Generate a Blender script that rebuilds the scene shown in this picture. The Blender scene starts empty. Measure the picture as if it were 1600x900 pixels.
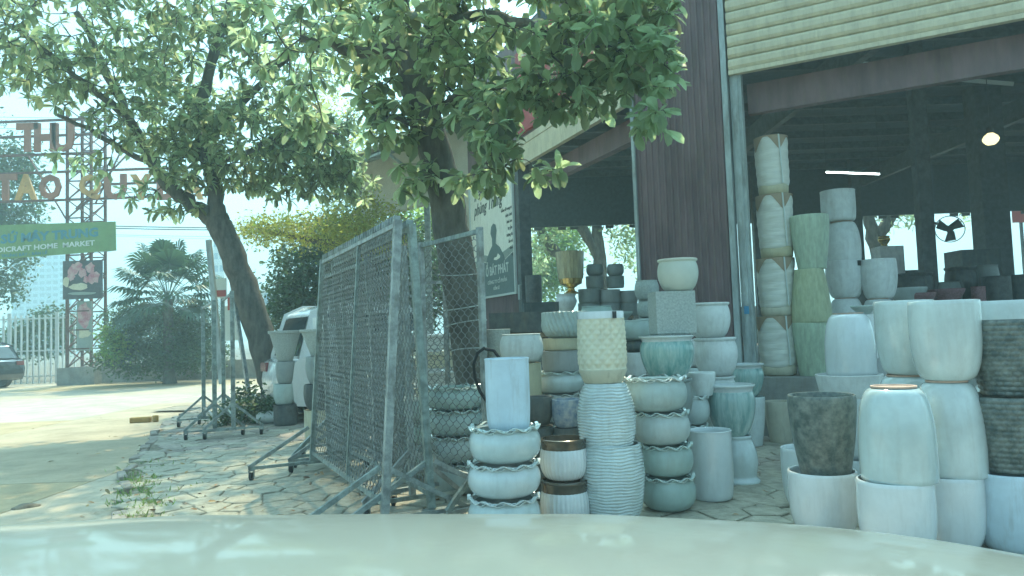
import bpy, math, random
import numpy as np
from math import sin, cos, pi, radians
from mathutils import Vector, Matrix, Euler
random.seed(7); rng = np.random.default_rng(7)
sc = bpy.context.scene
COL = sc.collection

# ------------------------------------------------------------------ camera
F = 1150.0
cam_d = bpy.data.cameras.new('camera'); cam = bpy.data.objects.new('camera', cam_d); COL.objects.link(cam)
cam_d.sensor_width = 36; cam_d.lens = 36 * F / 1600; cam_d.clip_start = .05; cam_d.clip_end = 3000
CAM = Vector((0, 0, 1.4))
RM = Euler((radians(90 + 3.4), 0, 0)).to_matrix() @ Euler((0, 0, radians(-2.0))).to_matrix()
cam.matrix_world = Matrix.Translation(CAM) @ RM.to_4x4()
sc.camera = cam
def ray(px, py): return RM @ Vector(((px - 800) / F, -(py - 450) / F, -1))
def P(px, py, Y):
    d = ray(px, py); return CAM + d * (Y / d.y)
def G(px, py, z=0.0):
    d = ray(px, py); return CAM + d * ((z - CAM.z) / d.z)
def proj(p):
    q = RM.transposed() @ (Vector(p) - CAM)
    return (800 + F * q.x / -q.z, 450 - F * q.y / -q.z)

# ------------------------------------------------------------------ world, sun, exposure
SUN_EL, SUN_AZ = radians(56), radians(12)
w = bpy.data.worlds.new('World'); sc.world = w; w.use_nodes = True
nt = w.node_tree; bg = nt.nodes['Background']
sky = nt.nodes.new('ShaderNodeTexSky'); sky.sky_type = 'NISHITA'; sky.sun_disc = False
sky.sun_elevation = SUN_EL; sky.sun_rotation = SUN_AZ; sky.air_density = 1.0; sky.dust_density = 5.0; sky.ozone_density = 1.0
hs = nt.nodes.new('ShaderNodeHueSaturation'); hs.inputs['Saturation'].default_value = .35
tin = nt.nodes.new('ShaderNodeMix'); tin.data_type = 'RGBA'; tin.blend_type = 'MULTIPLY'; tin.inputs[0].default_value = 1
tin.inputs[7].default_value = (.68, 1.17, 1.36, 1)
nt.links.new(sky.outputs[0], hs.inputs['Color']); nt.links.new(hs.outputs[0], tin.inputs[6]); nt.links.new(tin.outputs[2], bg.inputs[0])
bg.inputs[1].default_value = .15
sl = bpy.data.lights.new('sun', 'SUN'); sl.energy = 2.7; sl.angle = radians(.6); sl.color = (1, .87, .56)
so = bpy.data.objects.new('sun', sl); COL.objects.link(so)
so.rotation_euler = Vector((sin(SUN_AZ) * cos(SUN_EL), cos(SUN_AZ) * cos(SUN_EL), sin(SUN_EL))).to_track_quat('Z', 'Y').to_euler()
vs = sc.view_settings; vs.view_transform = 'Standard'; vs.look = 'None'; vs.gamma = 1; vs.exposure = .90
sc.cycles.max_bounces = 6; sc.cycles.diffuse_bounces = 3; sc.cycles.glossy_bounces = 2; sc.cycles.transmission_bounces = 4
sc.cycles.volume_bounces = 1; sc.cycles.transparent_max_bounces = 8; sc.cycles.sample_clamp_indirect = 4

# ------------------------------------------------------------------ materials
def mat(name, col, rough=.6, metal=0, var=0, vscale=8, col2=None, bump=0, bscale=40, coat=0, spec=.5, trans=0, island=0, emit=0, stretch=None, detail=4, grime=0, orand=0):
    m = bpy.data.materials.new(name); m.use_nodes = True; n = m.node_tree; b = n.nodes['Principled BSDF']
    b.inputs['Base Color'].default_value = (*col, 1); b.inputs['Roughness'].default_value = rough; b.inputs['Metallic'].default_value = metal
    b.inputs['Coat Weight'].default_value = coat; b.inputs['Coat Roughness'].default_value = .08; b.inputs['Specular IOR Level'].default_value = spec
    tc = n.nodes.new('ShaderNodeTexCoord'); src = tc.outputs['Object']
    if stretch:
        mp = n.nodes.new('ShaderNodeMapping'); mp.inputs['Scale'].default_value = stretch; n.links.new(src, mp.inputs[0]); src = mp.outputs[0]
    out = None
    if var or col2:
        no = n.nodes.new('ShaderNodeTexNoise'); no.inputs['Scale'].default_value = vscale; no.inputs['Detail'].default_value = detail; no.inputs['Roughness'].default_value = .65
        n.links.new(src, no.inputs[0])
        cr = n.nodes.new('ShaderNodeValToRGB'); n.links.new(no.outputs[0], cr.inputs[0])
        c2 = col2 if col2 else tuple(max(0, c * (1 - var)) for c in col)
        c1 = col if col2 else tuple(min(1, c * (1 + var * .5)) for c in col)
        cr.color_ramp.elements[0].position = .36; cr.color_ramp.elements[1].position = .64
        cr.color_ramp.elements[0].color = (*c2, 1); cr.color_ramp.elements[1].color = (*c1, 1)
        out = cr.outputs[0]
    if island:
        g = n.nodes.new('ShaderNodeNewGeometry'); h = n.nodes.new('ShaderNodeHueSaturation')
        mr = n.nodes.new('ShaderNodeMapRange'); mr.inputs[3].default_value = 1 - island; mr.inputs[4].default_value = 1 + island * .9
        n.links.new(g.outputs['Random Per Island'], mr.inputs[0]); n.links.new(mr.outputs[0], h.inputs['Value'])
        mr2 = n.nodes.new('ShaderNodeMapRange'); mr2.inputs[3].default_value = .47; mr2.inputs[4].default_value = .525
        oi = n.nodes.new('ShaderNodeMath'); oi.operation = 'FRACT'; ml = n.nodes.new('ShaderNodeMath'); ml.operation = 'MULTIPLY'; ml.inputs[1].default_value = 37.7
        n.links.new(g.outputs['Random Per Island'], ml.inputs[0]); n.links.new(ml.outputs[0], oi.inputs[0]); n.links.new(oi.outputs[0], mr2.inputs[0]); n.links.new(mr2.outputs[0], h.inputs['Hue'])
        if out: n.links.new(out, h.inputs['Color'])
        else: h.inputs['Color'].default_value = (*col, 1)
        out = h.outputs[0]
    if orand:
        oi_ = n.nodes.new('ShaderNodeObjectInfo'); mo = n.nodes.new('ShaderNodeMapRange'); mo.inputs[3].default_value = 1 - orand; mo.inputs[4].default_value = 1 + orand
        ho = n.nodes.new('ShaderNodeHueSaturation'); n.links.new(oi_.outputs['Random'], mo.inputs[0]); n.links.new(mo.outputs[0], ho.inputs['Value'])
        ms_ = n.nodes.new('ShaderNodeMapRange'); ms_.inputs[3].default_value = 1.4; ms_.inputs[4].default_value = .55; n.links.new(oi_.outputs['Random'], ms_.inputs[0]); n.links.new(ms_.outputs[0], ho.inputs['Saturation'])
        if out: n.links.new(out, ho.inputs['Color'])
        else: ho.inputs['Color'].default_value = (*col, 1)
        out = ho.outputs[0]
    if grime:
        gm = n.nodes.new('ShaderNodeMapping'); gm.inputs['Scale'].default_value = (1, 1, .16); n.links.new(tc.outputs['Object'], gm.inputs[0])
        oi2 = n.nodes.new('ShaderNodeObjectInfo'); vm = n.nodes.new('ShaderNodeVectorMath'); vm.operation = 'MULTIPLY_ADD'; vm.inputs[1].default_value = (31, 17, 23)
        cx_ = n.nodes.new('ShaderNodeCombineXYZ')
        for q_ in range(3): n.links.new(oi2.outputs['Random'], cx_.inputs[q_])
        n.links.new(cx_.outputs[0], vm.inputs[0]); n.links.new(gm.outputs[0], vm.inputs[2])
        g1 = n.nodes.new('ShaderNodeTexNoise'); g1.inputs['Scale'].default_value = 16; g1.inputs['Detail'].default_value = 7; g1.inputs['Roughness'].default_value = .7; n.links.new(vm.outputs[0], g1.inputs[0])
        r1 = n.nodes.new('ShaderNodeMapRange'); r1.inputs[1].default_value = .50; r1.inputs[2].default_value = .74; r1.inputs[4].default_value = grime; n.links.new(g1.outputs[0], r1.inputs[0])
        mg = n.nodes.new('ShaderNodeMix'); mg.data_type = 'RGBA'; n.links.new(r1.outputs[0], mg.inputs[0]); mg.inputs[7].default_value = (.24, .21, .15, 1)
        if out: n.links.new(out, mg.inputs[6])
        else: mg.inputs[6].default_value = (*col, 1)
        out = mg.outputs[2]
        rr_ = n.nodes.new('ShaderNodeMath'); rr_.operation = 'ADD'; rr_.inputs[1].default_value = rough; n.links.new(r1.outputs[0], rr_.inputs[0]); n.links.new(rr_.outputs[0], b.inputs['Roughness'])
    if out: n.links.new(out, b.inputs['Base Color'])
    if bump:
        nb = n.nodes.new('ShaderNodeTexNoise'); nb.inputs['Scale'].default_value = bscale; nb.inputs['Detail'].default_value = 5; n.links.new(src, nb.inputs[0])
        bp = n.nodes.new('ShaderNodeBump'); bp.inputs['Strength'].default_value = bump; bp.inputs['Distance'].default_value = .02
        n.links.new(nb.outputs[0], bp.inputs['Height']); n.links.new(bp.outputs[0], b.inputs['Normal'])
    if emit:
        b.inputs['Emission Color'].default_value = (*col, 1); b.inputs['Emission Strength'].default_value = emit
    if trans:
        t = n.nodes.new('ShaderNodeBsdfTranslucent'); mx = n.nodes.new('ShaderNodeMixShader'); mx.inputs[0].default_value = trans
        hv = n.nodes.new('ShaderNodeHueSaturation'); hv.inputs['Value'].default_value = 3.4; hv.inputs['Hue'].default_value = .485; hv.inputs['Saturation'].default_value = 1.05
        if out: n.links.new(out, hv.inputs['Color'])
        else: hv.inputs['Color'].default_value = (*col, 1)
        n.links.new(hv.outputs[0], t.inputs[0]); n.links.new(b.outputs[0], mx.inputs[1]); n.links.new(t.outputs[0], mx.inputs[2])
        n.links.new(mx.outputs[0], n.nodes['Material Output'].inputs[0])
    return m
M = {}
GR = {'white_glaze': (.2, .05), 'celadon_glaze': (.2, .06), 'matte_white': (.3, .06), 'grey_green': (.28, .07), 'frill_glaze': (.3, .03), 'pale_blue': (.4, 0), 'cream': (.35, 0), 'beige': (.5, .05), 'grey_pot': (.4, .12), 'green_pot': (.4, .08),
      'maroon': (.45, 0), 'galvanised': (.6, 0), 'cream_slat': (.35, 0), 'fence_steel': (.6, .08), 'picket_white': (.4, 0), 'plinth': (.5, 0), 'white_paint': (.25, 0), 'car_paint': (.08, 0), 'turquoise': (.2, .1), 'poster': (.25, 0), 'sign_green': (.3, 0), 'concrete_road': (.35, .05), 'dark_pot': (.4, .2)}
def mm(k, *a, **kw):
    if k in GR: kw['grime'], kw['orand'] = GR[k]
    M[k] = mat(k, *a, **kw)
mm('concrete_road', (.47, .395, .28), .9, var=.2, vscale=1.3, bump=.25, bscale=30, detail=10)
mm('paving_stone', (.38, .345, .28), .9, island=.22, var=.25, vscale=9, bump=.5, bscale=35)
mm('mortar', (.27, .24, .18), .95, var=.4, vscale=20, bump=.6, bscale=60)
mm('earth', (.19, .165, .12), .95, var=.4, vscale=14, bump=.7, bscale=40)
mm('plinth', (.30, .31, .29), .85, var=.25, vscale=3, bump=.2)
mm('maroon', (.20, .13, .135), .5, var=.3, vscale=3, stretch=(1, 1, .25))
mm('galvanised', (.42, .48, .47), .5, metal=.3, var=.3, vscale=7, stretch=(1, 1, .3))
mm('cream_slat', (.66, .60, .42), .5, var=.12, vscale=6, stretch=(1, 1, .3))
mm('roof_metal', (.085, .11, .12), .7, var=.2)
mm('dark_steel', (.10, .12, .12), .6, var=.3)
mm('rust_steel', (.17, .09, .075), .7, var=.4, vscale=12)
mm('fence_steel', (.32, .37, .35), .45, metal=.4, var=.4, vscale=11, bump=.2, bscale=80)
mm('fence_wire', (.21, .23, .22), .55, metal=.2)
mm('wood', (.28, .22, .15), .8, var=.3)
mm('white_glaze', (.72, .77, .77), .16, coat=.5, var=.06, vscale=5)
mm('celadon_glaze', (.63, .71, .70), .12, coat=.7, var=.12, vscale=4)
mm('matte_white', (.72, .76, .74), .55, var=.1, vscale=10, bump=.08)
mm('frill_glaze', (.62, .72, .68), .2, coat=.6)
mm('grey_green', (.44, .54, .51), .35, coat=.2, var=.1, vscale=6)
mm('pale_blue', (.62, .76, .84), .4, var=.08, vscale=6)
mm('cream', (.72, .69, .52), .5, var=.05)
mm('grey_cream', (.58, .62, .54), .5, var=.06)
mm('beige', (.55, .52, .38), .6, var=.06)
mm('terracotta', (.58, .40, .31), .8, var=.15, vscale=12)
mm('bronze', (.14, .12, .09), .22, metal=.5, coat=.5, var=.3)
mm('gold', (.72, .52, .20), .2, metal=.9)
mm('gold_glass', (.42, .36, .20), .25, coat=.6, var=.25, vscale=20, stretch=(1, 1, .2))
mm('turquoise', (.16, .36, .34), .16, coat=.7, col2=(.45, .62, .58), vscale=17, stretch=(1, 1, .09))
mm('dark_mottle', (.20, .23, .205), .35, col2=(.06, .09, .085), vscale=16, bump=.25, bscale=25, coat=.3)
mm('dark_pot', (.07, .09, .09), .4, var=.35, vscale=9, bump=.15)
mm('blue_pot', (.10, .17, .27), .2, col2=(.30, .36, .40), vscale=22, coat=.6)
mm('speckle', (.46, .51, .48), .7, col2=(.32, .37, .35), vscale=60, bump=.3, bscale=80)
mm('grey_pot', (.30, .34, .33), .5, var=.1, vscale=8)
mm('green_pot', (.33, .50, .27), .45, var=.18, vscale=26, stretch=(1, 1, .3), bump=.2, bscale=60)
mm('olive_pot', (.42, .46, .28), .5, var=.18, vscale=26, stretch=(1, 1, .3), bump=.2, bscale=60)
mm('foam_wrap', (.70, .71, .63), .6, var=.1, vscale=6, bump=.5, bscale=9, stretch=(.3, .3, 2.5))
mm('cardboard', (.36, .28, .19), .85, var=.1)
mm('pink', (.36, .18, .20), .6, var=.3, vscale=30)
mm('bark', (.135, .13, .11), .95, var=.4, vscale=9, bump=.9, bscale=22, stretch=(1, 1, .35))
mm('leaf_big', (.145, .185, .105), .42, island=.55, trans=.62)
mm('leaf_far', (.05, .09, .04), .5, island=.45, trans=.22)
mm('leaf_yellow', (.20, .22, .05), .5, island=.4, trans=.4)
mm('leaf_bright', (.12, .20, .05), .45, island=.4, trans=.4)
mm('palm_leaf', (.04, .085, .045), .45, island=.3, trans=.15)
mm('dead_leaf', (.30, .19, .09), .8, island=.5)
mm('grass', (.12, .19, .06), .7, island=.4, trans=.3)
mm('picket_white', (.62, .66, .66), .5, var=.1)
mm('sign_green', (.17, .30, .11), .6, var=.15, vscale=2)
mm('sign_blue', (.05, .22, .27), .5)
mm('sign_white', (.60, .66, .62), .5)
mm('sign_orange', (.55, .31, .10), .6, var=.2, vscale=2)
mm('sign_brown', (.32, .13, .08), .6, var=.2, vscale=2)
mm('poster', (.84, .86, .76), .5, var=.05)
mm('poster_low', (.13, .19, .19), .5, var=.1)
mm('poster_mid', (.28, .34, .31), .5, var=.1)
mm('ink', (.08, .10, .09), .6)
mm('red_sign', (.42, .035, .035), .5, var=.15)
mm('red_paint', (.40, .10, .09), .5)
mm('cream_wall', (.58, .56, .45), .8, var=.1, vscale=2)
mm('car_paint', (.215, .25, .225), .36, coat=.6)
mm('dark_paint', (.012, .016, .02), .2, coat=1)
mm('white_paint', (.72, .76, .74), .25, coat=.8)
mm('glass', (.03, .05, .055), .05, spec=.8)
mm('rubber', (.02, .02, .02), .7)
mm('rim_metal', (.45, .46, .46), .3, metal=.9)
mm('lamp_red', (.25, .03, .03), .2, coat=1)
mm('lamp_clear', (.7, .72, .72), .1, coat=1)
mm('tube_lit', (.85, 1.0, 1.0), .4, emit=9)
mm('glow_ball_lit', (1.0, .86, .45), .4, emit=1.0)  # emission that imitates a yellow windscreen reflection
mm('tube_off', (.50, .55, .53), .4)
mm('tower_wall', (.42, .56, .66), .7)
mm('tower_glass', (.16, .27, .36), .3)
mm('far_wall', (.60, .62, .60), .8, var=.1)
mm('brick_yellow', (.42, .28, .10), .9, var=.2)
mm('photo_dark', (.07, .07, .08), .4, var=.3)
mm('photo_pink', (.45, .12, .17), .5, col2=(.60, .45, .42), vscale=3)
mm('photo_pale', (.62, .58, .42), .5, var=.1)
mm('label_black', (.03, .035, .035), .5)
mm('label_blue', (.05, .25, .42), .5)

# ------------------------------------------------------------------ mesh helpers
class MB:
    def __init__(s): s.v = []; s.f = []
    def add(s, v, f):
        k = len(s.v); s.v += [tuple(p) for p in v]; s.f += [tuple(i + k for i in q) for q in f]; return s
    def box(s, c, d, rz=0, rot=None):
        R = rot if rot is not None else Matrix.Rotation(rz, 3, 'Z')
        v = [Vector(c) + R @ Vector((d[0] / 2 * a, d[1] / 2 * b, d[2] / 2 * e)) for e in (-1, 1) for b in (-1, 1) for a in (-1, 1)]
        return s.add(v, [(0, 2, 3, 1), (4, 5, 7, 6), (0, 1, 5, 4), (2, 6, 7, 3), (0, 4, 6, 2), (1, 3, 7, 5)])
    def beam(s, a, b, w, h, up=(0, 0, 1)):
        a = Vector(a); b = Vector(b); d = (b - a); L = d.length; d = d / L; up = Vector(up)
        x = d.cross(up)
        if x.length < .01: x = d.cross(Vector((0, 1, 0)))
        x.normalize(); z = x.cross(d)
        return s.box((a + b) / 2, (w, L, h), rot=Matrix((x, d, z)).transposed())
    def tube(s, pts, r, n=6, cap=True):
        pts = [Vector(p) for p in pts]; m = len(pts)
        rr = r if hasattr(r, '__len__') else [r] * m
        v = []; ref = Vector((.31, .17, .93))
        for i, p in enumerate(pts):
            d = (pts[min(i + 1, m - 1)] - pts[max(i - 1, 0)])
            if d.length < 1e-9: d = Vector((0, 0, 1))
            d.normalize(); x = d.cross(ref)
            if x.length < .05: x = d.cross(Vector((1, 0, 0)))
            x.normalize(); y = d.cross(x)
            for k in range(n):
                a = 2 * pi * k / n; v.append(p + (x * cos(a) + y * sin(a)) * rr[i])
        f = [(i * n + k, i * n + (k + 1) % n, (i + 1) * n + (k + 1) % n, (i + 1) * n + k) for i in range(m - 1) for k in range(n)]
        if cap: f += [tuple(range(n - 1, -1, -1)), tuple((m - 1) * n + k for k in range(n))]
        return s.add(v, f)
    def lathe(s, prof, n=40, fn=None, c=(0, 0, 0), capb=True, capt=True):
        v = []
        for (r, z) in prof:
            for k in range(n):
                a = 2 * pi * k / n; q = r; zz = z
                if fn: q, zz = fn(a, r, z)
                v.append((c[0] + q * cos(a), c[1] + q * sin(a), c[2] + zz))
        m = len(prof)
        f = [(i * n + k, i * n + (k + 1) % n, (i + 1) * n + (k + 1) % n, (i + 1) * n + k) for i in range(m - 1) for k in range(n)]
        if capb: f.append(tuple(range(n - 1, -1, -1)))
        if capt: f.append(tuple((m - 1) * n + k for k in range(n)))
        return s.add(v, f)
    def fbox(s, fr, a0, a1, b0, b1, c0, c1):
        v = [fr(a, c, b) for b in (b0, b1) for c in (c0, c1) for a in (a0, a1)]
        return s.add(v, [(0, 2, 3, 1), (4, 5, 7, 6), (0, 1, 5, 4), (2, 6, 7, 3), (0, 4, 6, 2), (1, 3, 7, 5)])
    def build(s, name, m, root=None, smooth=False, me=None):
        if me is None:
            off = Vector(root.location) if (root is not None and not root.get('_loc')) else Vector((0, 0, 0))
            me = bpy.data.meshes.new(name)
            me.from_pydata([(p[0] - off.x, p[1] - off.y, p[2] - off.z) for p in s.v], [], s.f)
            me.validate(); me.materials.append(M[m] if isinstance(m, str) else m)
            if smooth:
                me.shade_smooth()
                try: me.set_sharp_from_angle(angle=radians(50))
                except Exception: pass
            me.update()
        o = bpy.data.objects.new(name, me); COL.objects.link(o)
        if root is not None: o.parent = root
        return o
def np_mesh(name, V, Fc, m, root=None, smooth=False):
    """V (N,3), Fc (K,n) arrays"""
    me = bpy.data.meshes.new(name); K, n = Fc.shape
    if root is not None: V = V - np.array(root.location)
    me.vertices.add(len(V)); me.vertices.foreach_set('co', V.astype(np.float32).ravel())
    me.loops.add(K * n); me.loops.foreach_set('vertex_index', Fc.astype(np.int32).ravel())
    me.polygons.add(K); me.polygons.foreach_set('loop_start', np.arange(0, K * n, n, dtype=np.int32))
    me.update(calc_edges=True); me.validate()
    me.materials.append(M[m] if isinstance(m, str) else m)
    o = bpy.data.objects.new(name, me); COL.objects.link(o)
    if root is not None: o.parent = root
    return o
def tag(o, label=None, cat=None, group=None, kind=None):
    if label: o['label'] = label
    if cat: o['category'] = cat
    if group: o['group'] = group
    if kind: o['kind'] = kind
    return o
def thing(name, loc, label, cat, group=None):
    o = bpy.data.objects.new(name, None); COL.objects.link(o); o.location = Vector(loc); o.empty_display_size = .1
    return tag(o, label, cat, group)
def copy_tree(o, parent=None):
    c = o.copy(); COL.objects.link(c); c.parent = parent
    for ch in [x for x in o.children]: copy_tree(ch, c)
    return c
def frame(o, u, n):
    o = Vector(o); u = Vector(u).normalized(); n = Vector(n).normalized()
    return lambda a, c, b: o + u * a + n * c + Vector((0, 0, b))
def text_geo(s, size, extr=.01, bold=0, shear=0, align='CENTER'):
    cu = bpy.data.curves.new('t', 'FONT'); cu.body = s; cu.size = size; cu.extrude = extr; cu.offset = bold; cu.shear = shear
    cu.align_x = align; cu.resolution_u = 2
    ob = bpy.data.objects.new('t', cu); COL.objects.link(ob)
    me = bpy.data.meshes.new_from_object(ob)
    v = [tuple(x.co) for x in me.vertices]; f = [tuple(p.vertices) for p in me.polygons]
    bpy.data.objects.remove(ob); bpy.data.curves.remove(cu); bpy.data.meshes.remove(me)
    return v, f
def put_text(mb, s, fr, a, b, c, size, extr=.004, bold=0, shear=0, sx=1, align='CENTER', flip=1):
    v, f = text_geo(s, size, extr, bold, shear, align)
    return mb.add([fr(a + flip * sx * x, c + z, b + y) for x, y, z in v], f)

# leaf templates -------------------------------------------------------------
def leaf_tpl(w=.24, droop=.25, fold=.08, st=(0, .3, .62, .88, 1), hw=(.06, .55, 1, .72, .05)):
    V = []
    for t, h in zip(st, hw):
        z = -droop * t * t
        V += [(t, -w * h, z + fold * h), (t, 0, z), (t, w * h, z + fold * h)]
    Q = []
    for i in range(len(st) - 1):
        for k in (0, 1): a = i * 3 + k; Q.append((a, a + 1, a + 4, a + 3))
    return np.array(V), np.array(Q)
LEAF_BIG = leaf_tpl()
LEAF_MED = leaf_tpl(.19, .2, .06, (0, .32, .74, 1), (.1, .72, .95, .05))
LEAF_SMALL = (np.array([(0, 0, 0), (.5, -.26, .05), (1, 0, -.1), (.5, .26, .05)]), np.array([(0, 1, 2, 3)]))
def leaf_verts(tpl, pos, dirs, size, roll):
    """place leaves: pos (N,3), dirs (N,3) long axis; returns (N,M,3)"""
    d = dirs / np.linalg.norm(dirs, axis=1, keepdims=True)
    up = np.array([0, 0, 1.0]) + roll
    y = np.cross(up, d); y /= np.linalg.norm(y, axis=1, keepdims=True) + 1e-9
    z = np.cross(d, y)
    T = tpl[0][None] * size[:, None, None]
    return pos[:, None] + T[..., 0:1] * d[:, None] + T[..., 1:2] * y[:, None] + T[..., 2:3] * z[:, None]
def leaf_mesh(name, tpl, pos, dirs, size, m, root, roll=.35):
    N = len(pos); R = rng.normal(0, roll, (N, 3))
    V = leaf_verts(tpl, pos, dirs, size, R).reshape(-1, 3); k = len(tpl[0])
    Fc = (tpl[1][None] + (np.arange(N) * k)[:, None, None]).reshape(-1, tpl[1].shape[1])
    return np_mesh(name, V, Fc, m, root)
def blobs_pts(blobs):
    """blobs: (px,py,rx,ry,depth,rd,n) in picture pixels at a depth -> world points"""
    out = []
    for (px, py, rx, ry, Y, rd, n) in blobs:
        c = P(px, py, Y); s = Y / F
        q = rng.normal(0, 1, (n, 3)); q /= np.linalg.norm(q, axis=1, keepdims=True); q *= rng.uniform(.15, 1, (n, 1)) ** .45
        out.append(np.array(c)[None] + q * np.array([rx * s, rd, ry * s])[None])
    return np.concatenate(out)
def cloud(name, blobs, size, m, root, per=1, tpl=LEAF_SMALL, kind='stuff', clump=.0):
    p = blobs_pts(blobs)
    if per > 1:
        p = np.repeat(p, per, 0) + rng.normal(0, clump, (len(p) * per, 3))
    d = rng.normal(0, 1, (len(p), 3)); d[:, 2] = d[:, 2] * .6 - .35
    o = leaf_mesh(name, tpl, p, d, rng.uniform(.6, 1.3, len(p)) * size, m, root, .8)
    if kind: o['kind'] = kind
    return o

# ------------------------------------------------------------------ ground, road, pavement
ROADZ = -.05
def sheet(name, x0, x1, y0, y1, z, m, n=1):
    b = MB(); b.add([(x0, y0, z), (x1, y0, z), (x1, y1, z), (x0, y1, z)], [(0, 1, 2, 3)])
    return tag(b.build(name, m), kind='structure')
sheet('ground', -1500, 1500, -300, 2500, ROADZ - .02, 'earth')
# concrete road laid in cast slabs with recessed joints
road = tag(bpy.data.objects.new('road', None), kind='structure'); COL.objects.link(road); road.location = (-10, 20, ROADZ)
for i in range(9):
    for j in range(10):
        b = MB(); x1 = 8.0 - i * 4.2; y0 = -2 + j * 3.35
        b.box((x1 - 2.1, y0 + 1.66, ROADZ - .06), (4.185, 3.335, .12))
        b.build('concrete_slab', 'concrete_road', road)
KERB = [(-2.55, 3.0), (-2.75, 5.0), (-3.15, 6.0), (-3.75, 7.2), (-4.35, 8.3), (-4.95, 10.0), (-5.9, 12.3), (-6.6, 14.6), (-6.9, 16.6), (-6.0, 17.8), (-3.5, 18.4), (0, 18.6)]
PAV = KERB + [(12, 18.6), (12, 1.0), (-2.5, 1.0)]
def in_poly(x, y, poly):
    c = False; j = len(poly) - 1
    for i in range(len(poly)):
        (xi, yi), (xj, yj) = poly[i], poly[j]
        if (yi > y) != (yj > y) and x < (xj - xi) * (y - yi) / (yj - yi) + xi: c = not c
        j = i
    return c
pav = tag(bpy.data.objects.new('pavement', None), kind='structure'); COL.objects.link(pav); pav.location = (0, 8, 0)
b = MB(); n = len(PAV)
b.add([(x, y, -.011) for x, y in PAV] + [(x, y, -.2) for x, y in PAV], [tuple(range(n - 1, -1, -1)) ] + [(i, (i + 1) % n, n + (i + 1) % n, n + i) for i in range(n)])
bed = b.build('mortar_bed', 'mortar', pav)
SP = .31; seeds = []
for j in range(-2, 55):
    for i in range(-22, 22):
        x = (i + (j % 2) * .5) * SP + random.uniform(-.3, .3) * SP; y = 1.2 + j * SP * .88 + random.uniform(-.3, .3) * SP
        if -8 < x < 7 and 1 < y < 18.8: seeds.append((x, y))
S = np.array(seeds); cells = []
for i, (x, y) in enumerate(seeds):
    if not in_poly(x, y, PAV): continue
    if min(math.hypot(x - kx, y - ky) for kx, ky in KERB) < .12: continue
    if y > 9.3 - .55 * (x - 2.9) + 1.6 and x > 1.6: continue
    d2 = (S[:, 0] - x) ** 2 + (S[:, 1] - y) ** 2; nb = np.argsort(d2)[1:15]
    poly = [(x - 1, y - 1), (x + 1, y - 1), (x + 1, y + 1), (x - 1, y + 1)]
    g = random.uniform(.005, .011)
    for k in nb:
        qx, qy = S[k]; dx, dy = qx - x, qy - y; L = math.hypot(dx, dy); dx /= L; dy /= L; lim = L / 2 - g
        out = []
        for a in range(len(poly)):
            p, q = poly[a], poly[(a + 1) % len(poly)]
            sp = (p[0] - x) * dx + (p[1] - y) * dy - lim; sq = (q[0] - x) * dx + (q[1] - y) * dy - lim
            if sp <= 0: out.append(p)
            if sp * sq < 0:
                t = sp / (sp - sq); out.append((p[0] + (q[0] - p[0]) * t, p[1] + (q[1] - p[1]) * t))
        poly = out
    cells.append((x, y, poly))
def stone(mb, x, y, poly):
    n = len(poly); h = random.uniform(-.004, .006); tx, ty = random.uniform(-.018, .018), random.uniform(-.018, .018)
    z = lambda p, s: h + (p[0] - x) * tx + (p[1] - y) * ty
    sh = lambda p, s: (x + (p[0] - x) * s, y + (p[1] - y) * s)
    v = [(*p, -.02) for p in poly] + [(*p, z(p, 1) - .006) for p in poly] + [(*sh(p, .93), z(sh(p, .93), 1)) for p in poly]
    f = [(i, (i + 1) % n, n + (i + 1) % n, n + i) for i in range(n)] + [(n + i, n + (i + 1) % n, 2 * n + (i + 1) % n, 2 * n + i) for i in range(n)] + [tuple(range(2 * n, 3 * n))]
    mb.add(v, f)
def hoodline(px): return 812 if px < 1000 else 812 + (px - 1000) ** 2 * 1.6e-4
vis = []; rest = []
for c in cells:
    q = proj((c[0], c[1], 0)); (vis if (0 < q[0] < 1600 and q[1] < hoodline(q[0]) and c[1] > 1) else rest).append(c)
vis.sort(key=lambda c: c[1] + (2.5 if c[0] > 1.0 else 0))
for c in vis[:300]:
    mb = MB(); stone(mb, *c); mb.build('paving_stone', 'paving_stone', pav)
mb = MB()
for c in vis[300:] + rest: stone(mb, *c)
tag(mb.build('paving_stone', 'paving_stone', pav), kind='stuff')
# broken kerb stones
for i in range(len(KERB) - 3):
    a = Vector((*KERB[i], 0)); c = Vector((*KERB[i + 1], 0)); L = (c - a).length; k = max(1, int(L / .42))
    for j in range(k):
        p = a.lerp(c, (j + .5) / k); ang = math.atan2(c.y - a.y, c.x - a.x) + random.uniform(-.12, .12)
        if random.random() < .3: continue
        mb = MB(); h = random.uniform(.05, .085)
        mb.box((p.x - .03 + random.uniform(-.05, .03), p.y, ROADZ + h / 2 - .01), (L / k * random.uniform(.6, .93), random.uniform(.08, .14), h), ang)
        o = mb.build('kerb_stone', 'paving_stone', pav)
        md = o.modifiers.new('b', 'BEVEL'); md.width = .015; md.segments = 2
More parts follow.
